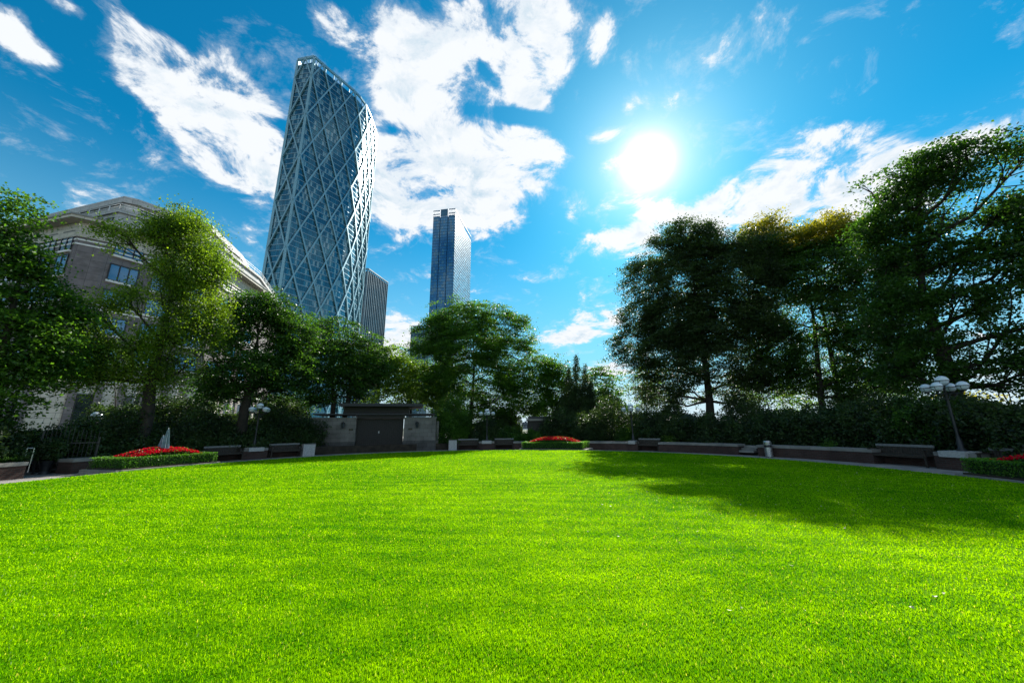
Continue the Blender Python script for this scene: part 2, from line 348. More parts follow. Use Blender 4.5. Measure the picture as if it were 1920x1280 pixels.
# grass blades, thick near the viewer and thinning with distance
def make_grass(n, seed=3):
    g = np.random.default_rng(seed)
    d = np.exp(g.uniform(math.log(1.3), math.log(28), n)); a = g.uniform(-1.35, 1.35, n)
    x = d * np.sin(a); y = d * np.cos(a); r = np.hypot(x - C0[0], y - C0[1]); k = r < RL - .03
    x, y, d, r = x[k], y[k], d[k], r[k]; n = len(x); z = .006 + DOME * (1 - (r / RL) ** 2)
    # blades cluster in tufts
    L = g.uniform(.013, .030, n) * np.clip(.9 + .012 * d, .9, 1.15); W = g.uniform(.0016, .0030, n) * np.maximum(1, d / 3.2)
    tuft = sum(np.sin(x * k1 + y * k2 + k3) for k1, k2, k3 in ((83, 31, 1), (-47, 79, 2), (29, -101, 3), (139, 57, 4), (-61, -119, 5))) / 5
    L *= 1 + .45 * tuft
    row = .6 * np.sin((y * math.cos(.12) - x * math.sin(.12)) * 2 * math.pi / 1.1)
    az = g.uniform(0, 2 * math.pi, n); lean = g.uniform(.05, .75, n)
    lx, ly = np.cos(az) * lean, np.sin(az) * lean + .25 * row
    wa = g.uniform(0, math.pi, n); wx, wy = np.cos(wa) * W, np.sin(wa) * W
    mx_, my_ = x + lx * L * .35, y + ly * L * .35; tx, ty = x + lx * L, y + ly * L
    V = np.empty((n, 5, 3)); V[:, 0] = np.c_[x - wx, y - wy, z - .004]; V[:, 1] = np.c_[x + wx, y + wy, z - .004]
    V[:, 2] = np.c_[mx_ + wx * .8, my_ + wy * .8, z + L * .55]; V[:, 3] = np.c_[mx_ - wx * .8, my_ - wy * .8, z + L * .55]; V[:, 4] = np.c_[tx, ty, z + L * .92]
    b = np.arange(n)[:, None] * 5
    F = np.concatenate([b + np.array([[0, 1, 2]]), b + np.array([[0, 2, 3]]), b + np.array([[3, 2, 4]])])
    return rawmesh('grass', V.reshape(-1, 3), F, grassmat('grass blades', True))
tag(make_grass(1150000), 'short bright green grass blades covering the round lawn', 'grass', kind='stuff')
# fallen leaves on the turf
fl = []
for i in range(60):
    px = rnd.uniform(1100, 1850); py = rnd.uniform(862, 1000) if i < 40 else rnd.uniform(870, 1200)
    p = atz(px, py, .03); 
    if math.hypot(p.x - C0[0], p.y - C0[1]) < RL - .2: fl.append(p)
b = MB()
for p in fl:
    s = rnd.uniform(.012, .024); a = rnd.uniform(0, 6.28); z = .034 + DOME * (1 - ((p.x - C0[0]) ** 2 + (p.y - C0[1]) ** 2) / RL ** 2)
    pts = [Vector((p.x + s * math.cos(a + t) * q, p.y + s * math.sin(a + t) * q, z + rnd.uniform(-.006, .014))) for t, q in ((0, 1.2), (1.2, .6), (2.2, 1), (3.3, .5), (4.3, 1), (5.2, .6))]
    b.quad(pts)
tag(b.build('fallen_leaves', mat('dry leaf', (.5, .45, .28), .6, .3, 30)), 'small pale dry leaves scattered over the shaded turf', 'leaves', kind='stuff')

# ------------------------------------------------------------------ low walls, plinths, benches round the path
brickm = brick('dark red brick', (.045, .024, .02), (.068, .034, .028), (.06, .056, .05), .22, .075, .008, .85, .5, .5)
coping = brick('pale coping stone', (.20, .195, .18), (.25, .24, .22), (.13, .12, .11), .9, 2.0, .01, .75, 0, .3)
stone = mat('pale granite', (.40, .40, .39), .7, .18, 14, bump=.15)
timber = mat('weathered teak', (.035, .027, .02), .65, .3, 9, bump=.2)
rail_m = mat('sky lit teak rail', (.16, .165, .165), .55, .15, 9)  # greyer and paler than the seat: sky reflection painted into the rail colour
HW = .46
def planter(px0, px1, label, R=18.0, deep=.9, ends=(0, 0)):
    a0, a1 = ring(px0, R), ring(px1, R); m = (a0 + a1) / 2
    t = thing('planter_wall', label, 'low wall', (*pol(R, m), 0), 0, 'brick planter walls round the path')
    off = Vector((-pol(R, m)[0], -pol(R, m)[1], 0))
    for nm, mb, mt in (('brickwork', MB().arc(C0, R, R + deep, a0, a1, -.18, HW - .13), brickm), ('coping', MB().arc(C0, R - .03, R + deep + .02, a0 - .001, a1 + .001, HW - .13, HW), coping)):
        o = mb.build(nm, mt, t); o.location = off
    return t
planter(-420, 58, 'brick planter wall with pale coping left of the iron gate')
planter(142, 381, 'brick planter wall behind the left red flower bed')
planter(963, 1180, 'brick planter wall behind the middle red flower bed')
planter(1236, 1385, 'brick planter wall between the fourth bench and the garden steps')
planter(1421, 1634, 'long brick planter wall with pale coping behind the steel litter bin')
planter(2150, 2700, 'brick planter wall at the right edge of the garden')
def bench_wall(px0, px1, label):
    a0, a1 = ring(px0, 18.7), ring(px1, 18.7); t = thing('recess_wall', label, 'low wall', (*pol(18.7, (a0 + a1) / 2), 0), 0, 'brick recess walls behind the benches')
    p = pol(18.7, (a0 + a1) / 2); o = MB().arc(C0, 18.7, 18.88, a0, a1, -.18, HW - .1).build('brickwork', brickm, t); o.location = (-p[0], -p[1], 0)
    o = MB().arc(C0, 18.68, 18.9, a0, a1, HW - .1, HW).build('coping', coping, t); o.location = (-p[0], -p[1], 0)
bench_wall(381, 568, 'brick recess wall under the lamp left of the pavilion')
bench_wall(855, 963, 'brick recess wall right of the pavilion')
bench_wall(1180, 1236, 'short brick recess wall in front of the dark conifers')
bench_wall(1634, 2150, 'brick recess wall under the largest lamp')

def bench_at(px0, px1, label, first=[None]):
    R = 18.33; a0, a1 = ring(px0, R), ring(px1, R); m = (a0 + a1) / 2; w = 2 * R * math.tan((a1 - a0) / 2)
    p = pol(R, m); t = thing('park_bench', label, 'bench', (*p, -.15), -m, 'teak benches round the path')
    # local: x along the bench, -y faces the lawn
    s = MB()
    for i in range(5): s.box((0, -.24 + i * .105, .43), (w, .085, .03))
    s.box((0, -.30, .40), (w, .03, .08)); s.build('seat', timber, t)
    b = MB(); n = max(6, int(w / .085))
    for i in range(n): b.box((-w / 2 + (i + .5) * w / n, .245, .62), (.072, .02, .30), 0, -.1)
    b.box((0, .23, .475), (w, .03, .06)); b.build('backrest', timber, t)
    MB().box((0, .27, .80), (w, .075, .10), 0, -.1).build('top_rail', rail_m, t, bevel=.012)
    for x in (-w / 2 + .05, w / 2 - .05):
        l = MB(); l.box((x, -.28, .32), (.07, .07, .64)); l.build('leg', timber, t)
        l = MB(); l.box((x, .23, .21), (.07, .07, .42)); l.build('leg', timber, t)
        MB().box((x, -.04, .655), (.08, .62, .035)).build('armrest', timber, t, bevel=.008)
    return t
bench_at(385, 454, 'teak bench just left of the lamp beside the left flower bed')
bench_at(506, 563, 'teak bench between the left lamp and the pavilion')
bench_at(858, 897, 'teak bench just right of the pavilion, left of its lamp')
bench_at(927, 963, 'teak bench between a lamp and the middle flower bed')
bench_at(1197, 1238, 'teak bench right of the lamp in front of the dark conifers')
bench_at(1636, 1743, 'teak bench with pale top rail left of the largest lamp')
bench_at(1842, 1990, 'teak bench behind the right flower bed')

# stone plinths and the five-globe lamps standing on them
iron = mat('black painted iron', (.015, .017, .02), .45, .2, 12, spec=.5)
globe_m = mat('white opal glass', (.62, .70, .76), .25, .06, 6, spec=.6)
def sphere_prof(r, f=1.0, n=12): return [(max(1e-4, r * math.sin(math.pi * i / n)), -r * f * math.cos(math.pi * i / n)) for i in range(n + 1)]
def plinth(px0, px1, label):
    a0, a1 = ring(px0, 18.0), ring(px1, 18.0); m = (a0 + a1) / 2; w = 18.0 * (a1 - a0); p = pol(18.35, m)
    t = thing('lamp_plinth', label, 'plinth', (*p, 0), -m, 'stone plinths under the lamps')
    MB().box((0, 0, .08), (w - .04, .68, .52)).build('brickwork', brickm, t)
    cw = w * .62
    MB().box((0, -.04, .43), (cw, .78, .22)).build('cap_stone', stone, t, bevel=.012)
    for s in (-1, 1): MB().box((s * (cw / 2 + (w - cw) / 4 + .004), .02, .41), ((w - cw) / 2 - .008, .64, .16)).build('side_stone', coping, t, bevel=.01)
    return m
def lamp(m, label, h=3.12, R=18.45, first={}, turn=.35):
    p = pol(R, m)
    if 'o' in first:
        t = copy_tree(first['o']); t['label'] = label; t.location = (*p, .54); t.rotation_euler = (0, 0, -m + turn); t.scale = (1, 1, (h - .54) / 2.58)
        return t
    t = thing('street_lamp', label, 'street lamp', (*p, .54), -m + turn, 'five globe lamps round the path'); first['o'] = t
    MB().lathe([(.14, 0), (.14, .05), (.09, .10), (.085, .35), (.06, .42), (.055, .5)], n=16).build('base', iron, t, smooth=True)
    MB().lathe([(.05, .5), (.045, 1.5), (.038, 2.2), (.05, 2.22), (.05, 2.3), (.036, 2.34), (.03, 2.36)], n=12).build('pole', iron, t, smooth=True)
    ca = MB(); 
    for k in range(4):
        a = k * math.pi / 2; c, s = math.cos(a), math.sin(a)
        ca.tube([(c * .03, s * .03, 2.03), (c * .28, s * .28, 2.02), (c * .47, s * .47, 2.03), (c * .5, s * .5, 2.10)], .018, 6)
        ca.tube([(c * .03, s * .03, 1.8), (c * .2, s * .2, 1.86), (c * .34, s * .34, 2.02)], .012, 6)
        ca.lathe([(.06, 2.08), (.09, 2.13), (.03, 2.15)], (c * .5, s * .5, 0), 12)
    ca.lathe([(.05, 2.28), (.10, 2.36), (.03, 2.38)], n=12); ca.build('crossarm', iron, t, smooth=True)
    for x, y, z, r in [(0, 0, 2.50, .20)] + [(math.cos(k * math.pi / 2) * .5, math.sin(k * math.pi / 2) * .5, 2.27, .175) for k in range(4)]:
        g = MB().lathe(sphere_prof(r, .93), (x, y, z), 20).build('globe', globe_m, t, smooth=True)
        bd = MB().lathe([(r * .995 + .004, -.014), (r + .012, -.014), (r + .012, .014), (r * .995 + .004, .014)], (x, y, z), 20)
        for k in range(4):
            a = k * math.pi / 2; pts = [(x + math.cos(a) * (r + .006) * math.cos(q), y + math.sin(a) * (r + .006) * math.cos(q), z + (r * .93 + .006) * math.sin(q)) for q in [-1.35, -1.0, -.6, -.25, 0]]
            bd.tube(pts, .007, 5)
        bd.build('cage', iron, g)
    return t
m1 = plinth(457, 503, 'pale stone plinth under the lamp left of the pavilion'); lamp(m1, 'five globe lamp on the plinth left of the pavilion', 3.02)
m2 = plinth(898, 927, 'pale stone plinth under the lamp right of the pavilion'); lamp(m2, 'five globe lamp on the plinth right of the pavilion', 2.98, turn=.2)
m3 = plinth(1176, 1196, 'narrow stone plinth under the lamp in front of the dark conifers'); lamp(m3, 'five globe lamp standing in front of the dark conifers', 3.08, turn=.25)
m4 = plinth(1746, 1827, 'wide pale stone plinth under the largest lamp'); lamp(m4, 'large five globe lamp at right, beside the right flower bed', 3.28, turn=.22)
# square stone blocks either side of the pavilion
for px0, px1, lb in ((567, 589, 'square stone block at the left end of the pavilion'), (841, 856, 'square stone block at the right end of the pavilion')):
    m = ring((px0 + px1) / 2, 18.2); w = 18.2 * (ring(px1, 18.2) - ring(px0, 18.2)); p = pol(18.25, m)
    t = thing('stone_block', lb, 'stone block', (*p, 0), -m, 'stone blocks beside the pavilion')
    MB().box((0, 0, .215), (w, .5, .77)).build('block', stone, t, bevel=.01); MB().box((0, 0, .62), (w + .02, .52, .05)).build('cap', coping, t, bevel=.006)
# garden steps
aSm = (aS0 + aS1) / 2; t = thing('garden_steps', 'short flight of stone steps through the gap in the right wall', 'steps', (*pol(18.2, aSm), 0), 0)
for i in range(3):
    o = MB().arc(C0, 18.05 + i * .36, 19.6, aS0 + .003, aS1 - .003, .12 * i, .12 * (i + 1) - (.003 if i < 2 else 0)).build('step', coping, t); o.location = (-pol(18.2, aSm)[0], -pol(18.2, aSm)[1], 0)
# litter bin
ab = ring(1443, 17.7, 856); t = thing('litter_bin', 'round brushed steel litter bin with a black band beside the steps', 'litter bin', (*pol(17.7, ab), -.15))
steel = mat('brushed steel', (.55, .56, .57), .28, .1, 40, metal=.9)
MB().lathe([(.0, .02), (.19, .02), (.19, .52), (.0, .52)], n=24).build('body', steel, t, smooth=False)
MB().lathe([(.0, .52), (.178, .52), (.178, .64), (.0, .64)], n=24).build('band', iron, t)
MB().lathe([(.0, .64), (.195, .64), (.20, .80), (.17, .86), (.0, .87)], n=24).build('hood', steel, t)
MB().lathe([(.0, .0), (.2, .0), (.2, .02), (.0, .02)], n=24).build('base', iron, t)

# ------------------------------------------------------------------ leaf and crown builders
def leaf_cloud(name, P, size, m, parent=None, up=.5, seed=0, droop=False, aspect=.72):
    g = np.random.default_rng(seed); n = len(P)
    nr = g.normal(size=(n, 3)); nr[:, 2] = nr[:, 2] + up * 1.6; nr /= np.linalg.norm(nr, axis=1)[:, None]
    t = g.normal(size=(n, 3))
    if droop: t[:, 2] -= 2.0
    t -= nr * (t * nr).sum(1)[:, None]; t /= np.linalg.norm(t, axis=1)[:, None]; b = np.cross(nr, t)
    L = (size * g.uniform(.6, 1.25, n))[:, None]; W = L * aspect
    V = np.empty((n, 4, 3)); V[:, 0] = P - t * L / 2; V[:, 1] = P + b * W / 2 + t * L * .08; V[:, 2] = P + t * L / 2 - nr * L * .12; V[:, 3] = P - b * W / 2 + t * L * .08
    F = np.arange(n * 4).reshape(-1, 4)
    return rawmesh(name, V.reshape(-1, 3), F, m, parent)
def wob(D, g, k=5, f=2.2):
    s = np.zeros(len(D))
    for i in range(k):
        w = g.normal(size=3) * f * (1 + .5 * i); s += np.sin(D @ w + g.uniform(0, 6.28)) / (1 + .45 * i)
    return s / 1.9
def lobe_px(px, py, rx, ry, d):
    c = atd(px, py, d); w = (atd(px + rx, py, d) - atd(px - rx, py, d)).length / 2 * 1.13; h = (atd(px, py - ry, d).z - atd(px, py + ry, d).z) / 2 * 1.13
    return c, w, h
def clusters(c, w, h, g, dens, sig, depth=.85, gap=-.35):
    n = max(6, int(dens * (w * h) ** 1.0 / (sig * sig)))
    D = g.normal(size=(n, 3)); D /= np.linalg.norm(D, axis=1)[:, None]
    r = g.uniform(.25, 1, n) ** .5 * (1 + .20 * wob(D, g)); P = D * r[:, None] * np.array([w, w * depth, h])
    P += g.normal(size=(n, 3)) * sig * .5
    Q = P + np.array(c); keep = wob(Q, g, 4, .55 / max(.5, sig * 1.6)) > gap
    return Q[keep]
BARK = mat('dark bark', (.035, .028, .022), .9, .35, 7, bump=.6)
def tree(name, label, base, D, lobes, m, leaf=.17, trunks=((0, 0),), tr=.28, seed=1, dens=1.0, sig=.40, per=40, gap=-.35, group=None, droop=False, twigs=7, fork=None, cat='tree', extra=None, up=.75, depth=.75):
    """base: (x, y) of the foot; lobes in picture-measured position and size at distance D, converted to metres"""
    g = np.random.default_rng(seed); bx, by = base
    t = thing(name, label, cat, (bx, by, .3), 0, group); org = np.array([bx, by, .3])
    LB = [lobe_px(*l[:4], (l[4] if len(l) > 4 else D)) for l in lobes]
    lo = min(c.z - h for c, w, h in LB); zf = fork if fork else max(1.6, lo + .4)
    tk = MB(); br = MB(); cen = Vector(np.mean([c for c, w, h in LB], axis=0))
    tops = []
    for k, (ox, oy) in enumerate(trunks):
        p0 = Vector((ox, oy, 0)); p1 = Vector((ox * 1.5 + g.normal() * .15 + (cen.x - bx) * .04, oy * 1.5 + g.normal() * .15, zf * .5)); p2 = Vector((ox * 2.2 + (cen.x - bx) * .15, oy * 2.2 + (cen.y - by) * .15, zf))
        top = Vector((ox + (cen.x - bx) * .8, oy + (cen.y - by) * .8, max(c.z for c, w, h in LB) - .9)); p3 = p2.lerp(top, .45) + Vector(g.normal(size=3) * .2); 
        tk.tube([p0 - Vector((0, 0, .15)), p0 + Vector((0, 0, .25)), p1, p2, p3, top], [tr * 1.45, tr * 1.08, tr * .88, tr * .72, tr * .36, tr * .05], 10); tops.append((p0, p1, p2, p3, top))
    allP = []
    for li, (c, w, h) in enumerate(LB):
        cl = clusters(c, w, h, g, dens, sig, depth, gap); allP.append(cl)
        cc_ = Vector((c.x - bx, c.y - by, c.z - .3)); p0, p1, p2, p3, top = tops[li % len(tops)]
        z = min(max(zf, cc_.z - 1.2 - .35 * math.hypot(cc_.x, cc_.y)), top.z - .5)
        s = p2.lerp(p3, (z - p2.z) / max(.1, p3.z - p2.z)) if z < p3.z else p3.lerp(top, min(.9, (z - p3.z) / max(.1, top.z - p3.z)))
        mid = s.lerp(cc_, .5) + Vector((0, 0, -.12 * (cc_ - s).length)) + Vector(g.normal(size=3) * .15)
        rr = tr * .30; br.tube([s, s.lerp(mid, .5) + Vector(g.normal(size=3) * .06), mid, cc_.lerp(mid, .3), cc_], [rr, rr * .8, rr * .6, rr * .42, rr * .2], 6, cap=False)
        if len(cl):
            for q in cl[g.integers(0, len(cl), twigs)]:
                q = Vector(q - org); st = mid.lerp(cc_, g.uniform(.0, 1)); mm = st.lerp(q, .5) + Vector(g.normal(size=3) * .12) - Vector((0, 0, .1))
                br.tube([st, mm, q], [rr * .32, rr * .2, .012], 4, cap=False)
    tk.build('trunk', BARK, t, smooth=True); br.build('branches', BARK, t, smooth=True)
    A = np.concatenate(allP); n = len(A)
    J = g.normal(size=(n, per, 3)) * np.array([sig * 1.25, sig * 1.25, sig * (1.1 if droop else .26)]) * g.uniform(.4, 1.0, (n, per, 1))
    rad = A - np.mean(A, axis=0); rad[:, 2] *= .3; rad /= (np.linalg.norm(rad, axis=1)[:, None] + 1e-6)
    J[:, :, 2] -= (J * rad[:, None, :]).sum(2) * .35                       # sprays tip outward and down
    P = (A[:, None, :] + J).reshape(-1, 3)
    P -= org
    if extra is None: leaf_cloud('crown', P, leaf, m, t, up, seed, droop)
    else:
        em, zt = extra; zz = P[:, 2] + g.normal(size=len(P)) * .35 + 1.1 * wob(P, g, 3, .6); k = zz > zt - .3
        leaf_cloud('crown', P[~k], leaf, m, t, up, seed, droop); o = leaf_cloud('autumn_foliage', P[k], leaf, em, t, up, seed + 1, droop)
        o['label'] = 'yellow-green leaves turning along the crown top'
    return t, len(P)
def foot(px, d, py=820):
    p = atd(px, py, d); return (p.x, p.y)
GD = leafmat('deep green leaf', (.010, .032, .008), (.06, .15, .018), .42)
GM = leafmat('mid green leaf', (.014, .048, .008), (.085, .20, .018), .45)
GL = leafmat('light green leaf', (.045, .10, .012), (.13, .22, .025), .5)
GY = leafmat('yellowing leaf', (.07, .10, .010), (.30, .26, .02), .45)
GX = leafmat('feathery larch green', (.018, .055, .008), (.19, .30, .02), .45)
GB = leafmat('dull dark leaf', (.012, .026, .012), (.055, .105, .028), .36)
CNT = 0
def T(*a, **k):
    global CNT
    o, n = tree(*a, **k); CNT += n; return o
K = 8.0
T('broadleaf_tree', 'tall green broadleaf tree at the left edge of the lawn garden', foot(-40, 26), 26, [(5,420,62,55),(-40,480,95,90),(62,512,48,48),(50,580,95,80),(-50,620,110,90),(60,665,95,70),(120,640,45,70),(10,720,110,45),(-160,560,110,140),(-150,430,90,80),(105,600,42,52)], GM, .13, tr=.3, seed=11, dens=K, per=66)
T('swamp_cypress', 'feathery yellow-green conifer leaning over the left flower bed, in front of the stone building', foot(262, 27.5), 27.5, [(335,425,38,40),(300,440,35,30),(372,445,45,36),(350,500,65,42),(232,440,32,20),(400,500,32,36),(300,540,50,34),(370,565,55,44),(240,565,42,24),(175,580,46,26),(330,610,62,36),(395,600,30,40),(250,640,62,34),(160,640,45,34),(320,665,62,32),(210,700,66,30),(150,690,40,30),(290,710,50,26),(385,660,26,26)], GX, .115, tr=.33, seed=12, dens=K * .9, sig=.34, per=76, gap=-.28, droop=True, twigs=9, depth=.9)
T('broadleaf_tree', 'dark spreading tree in front of the diagonal-braced tower, behind the left lamp', foot(452, 30), 30, [(470,585,52,38),(515,590,40,34),(425,620,55,44),(480,640,80,50),(550,630,48,40),(395,670,46,44),(455,700,85,44),(540,690,60,44),(410,725,46,30),(500,735,60,26)], GD, .15, tr=.34, seed=13, dens=K * 1.1, per=48, gap=-.25)
T('broadleaf_tree', 'green tree above the left end of the pavilion', foot(618, 33), 33, [(600,632,42,34),(640,638,42,32),(675,660,38,32),(610,680,62,40),(660,700,58,36),(590,722,44,28),(630,738,60,20),(700,690,30,34)], GD, .17, tr=.24, trunks=((0, 0), (.5, .1)), seed=14, dens=K)
T('small_tree', 'light yellow-green tree rising behind the pavilion roof', foot(772, 38), 38, [(715,680,38,34),(745,700,40,34),(705,715,36,34),(785,715,42,38),(760,740,60,24),(820,730,30,40),(735,665,26,18)], GL, .18, tr=.17, seed=15, dens=K * .8, gap=-.1)
T('broadleaf_tree', 'full round green tree in front of the distant slab tower, right of the pavilion', foot(880, 36), 36, [(870,600,52,38),(920,605,42,34),(815,625,40,30),(790,645,26,20),(960,625,36,34),(880,650,80,46),(950,670,48,42),(830,680,50,40),(890,710,75,40),(850,755,56,36),(930,745,56,36),(970,710,36,34),(860,795,50,24),(905,790,50,24)], GM, .16, tr=.3, seed=16, dens=K * 1.1, per=48, gap=-.2)
T('broadleaf_tree', 'lower bushy tree right of the round tree, over the middle flower bed', foot(1045, 38), 38, [(1010,690,34,26),(1040,690,24,22),(1000,725,44,28),(1040,730,30,30),(985,760,30,22),(1025,765,44,22)], GM, .18, tr=.15, seed=17, dens=K)
T('broadleaf_tree', 'rounded bushy tree left of the tall right hand trees', foot(1135, 39), 39, [(1125,715,28,26),(1145,735,26,30),(1120,755,36,32),(1150,775,30,30)], GM, .18, tr=.15, seed=18, dens=K)
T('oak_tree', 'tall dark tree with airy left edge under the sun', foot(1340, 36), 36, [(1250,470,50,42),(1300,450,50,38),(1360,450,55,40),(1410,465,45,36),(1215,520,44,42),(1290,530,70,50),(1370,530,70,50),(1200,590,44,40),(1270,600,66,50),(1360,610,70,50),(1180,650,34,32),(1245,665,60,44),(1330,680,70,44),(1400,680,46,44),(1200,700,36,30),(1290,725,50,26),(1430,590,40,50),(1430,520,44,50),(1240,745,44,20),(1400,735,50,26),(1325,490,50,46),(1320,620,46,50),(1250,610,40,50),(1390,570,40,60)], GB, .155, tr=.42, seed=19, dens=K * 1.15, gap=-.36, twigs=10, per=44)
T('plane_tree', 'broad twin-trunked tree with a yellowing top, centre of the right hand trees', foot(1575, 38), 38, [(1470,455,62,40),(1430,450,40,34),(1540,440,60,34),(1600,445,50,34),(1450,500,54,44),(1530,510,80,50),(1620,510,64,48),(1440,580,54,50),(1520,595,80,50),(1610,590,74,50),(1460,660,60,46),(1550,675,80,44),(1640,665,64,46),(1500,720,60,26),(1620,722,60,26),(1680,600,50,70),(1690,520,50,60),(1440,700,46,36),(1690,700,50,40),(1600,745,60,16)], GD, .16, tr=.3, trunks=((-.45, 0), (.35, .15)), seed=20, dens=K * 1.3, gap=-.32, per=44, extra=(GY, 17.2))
T('plane_tree', 'tallest tree with open limbs at the right edge, behind the largest lamp', foot(1805, 28), 28, [(1690,335,55,34),(1640,375,50,34),(1740,330,60,40),(1830,300,80,42),(1920,300,80,42),(1680,410,62,36),(1770,400,80,44),(1880,390,90,50),(1960,420,90,60),(1720,470,60,36),(1900,500,90,50),(1700,550,70,44),(1790,575,80,44),(1900,600,90,50),(1740,640,84,40),(1850,665,90,36),(1940,690,90,44),(1690,690,56,30),(2040,500,120,120),(1800,485,60,28),(1790,700,80,26),(1900,720,80,24),(1650,480,44,50),(1660,600,50,60),(1650,440,46,36)], GD, .145, tr=.42, seed=21, dens=K * 1.2, gap=-.2, twigs=10, per=54)
# slender dark conifer with several pointed leaders
def conifer(label, px, d, tips, m, seed):
    g = np.random.default_rng(seed); bx, by = foot(px, d); t = thing('conifer', label, 'tree', (bx, by, .3)); tk = MB(); A = []
    for (tx, ty, rb, yb) in tips:
        top = atd(tx, ty, d); ft = atd(tx, yb, d); n = 1500; f = g.uniform(0, 1, n) ** .6; R = rb / FPX * d * 1.0
        a = g.uniform(0, 6.28, n); rr = R * (f ** .8) * g.uniform(.3, 1.15, n) * (1 + .25 * np.sin(f * 40))
        P = np.c_[top.x + (ft.x - top.x) * f + rr * np.cos(a), top.y + (ft.y - top.y) * f + rr * np.sin(a), top.z + (ft.z - top.z) * f + .25 * rr]
        A.append(np.repeat(P, 9, axis=0) + g.normal(size=(n * 9, 3)) * .11)
        tk.tube([Vector((ft.x - bx, ft.y - by, 0)), Vector((ft.x - bx, ft.y - by, max(.5, ft.z - .3))), Vector((top.x - bx, top.y - by, top.z - .35))], [.12, .09, .01], 6)
    tk.build('trunk', BARK, t); leaf_cloud('crown', np.concatenate(A) - np.array([bx, by, .3]), .16, m, t, .2, seed, aspect=.4)
conifer('dark conifer cluster with pointed tips between the bushy trees', 1082, 36, [(1080,665,26,830),(1097,683,22,830),(1066,688,24,830),(1108,715,26,830),(1055,740,30,830),(1082,720,34,835)], GB, 31)
# sunlit young trees further out, seen under and between the big crowns
SAP = [('pale backlit sapling left of the lamp by the tall dark tree', 1215, 44, [(1215,715,34,30),(1200,740,30,26),(1235,745,30,24)], GL, 41),
 ('pale backlit sapling right of the big dark trunk', 1400, 46, [(1385,740,24,22),(1415,750,26,16)], GL, 42),
 ('pale backlit young tree left of the twin trunks', 1490, 45, [(1470,735,30,22),(1505,745,34,20),(1490,765,30,14)], GL, 43),
 ('pale backlit young tree right of the twin trunks', 1655, 46, [(1640,735,44,22),(1690,745,40,18),(1655,765,26,16)], GL, 44),
 ('yellowing low tree beyond the largest lamp', 1870, 44, [(1850,755,50,12),(1910,758,50,12),(1790,748,40,14)], GY, 45),
 ('pale green young tree under the feathery conifer', 215, 44, [(190,655,34,20),(235,660,34,22),(170,680,26,20),(215,690,40,22)], GL, 46),
 ('green young tree between the feathery conifer and the dark spreading tree', 390, 42, [(375,720,32,24),(415,745,36,22),(370,760,34,18)], GM, 47),
 ('green young tree behind the lamp left of the pavilion', 540, 43, [(520,755,34,24),(560,760,30,22),(490,765,26,16)], GM, 48),
 ('yellow-green sapling over the far kiosk', 1005, 44, [(990,768,26,12),(1025,770,20,12)], GL, 49)]
for lb, px, d, lob, m, sd_ in SAP:
    T('young_tree', lb, foot(px, d), d, lob, m, .17, tr=.09, seed=sd_, dens=K * .7, gap=-.1, per=26, twigs=4, group='young trees beyond the shrubs', fork=2.4)

# ------------------------------------------------------------------ shrubs behind the walls
def shrub(label, px, R, w, h, m, seed, leaf=.11, name='shrub', group='shrubs behind the walls', n=None, z0=.34):
    global CNT
    a = ring(px, R, 830); p = pol(R, a); t = thing(name, label, 'shrub', (*p, z0), 0, group); g = np.random.default_rng(seed)
    n = n or int(w * h * 120); D = g.normal(size=(n, 3)); D[:, 2] = np.abs(D[:, 2]); h *= g.uniform(.72, 1.22); w *= g.uniform(.85, 1.15); D /= np.linalg.norm(D, axis=1)[:, None]
    r = g.uniform(.3, 1, n) ** .45 * (1 + .34 * wob(D, g, 5, 2.6)); P = D * r[:, None] * np.array([w / 2, w / 2, h]); P[:, 2] = np.maximum(P[:, 2], .05)
    per = 16; Q = np.repeat(P, per, axis=0) + g.normal(size=(n * per, 3)) * .12; Q[:, 2] = np.maximum(Q[:, 2], .02); CNT += len(Q)
    leaf_cloud('foliage', Q, leaf, m, t, .4, seed)
    s = MB()
    for k in range(6): q = P[g.integers(0, n)]; s.tube([(0, 0, -.05), (q[0] * .4, q[1] * .4, q[2] * .5), tuple(q * .9)], [.03, .02, .008], 4, cap=False)
    s.build('stems', BARK, t); return t
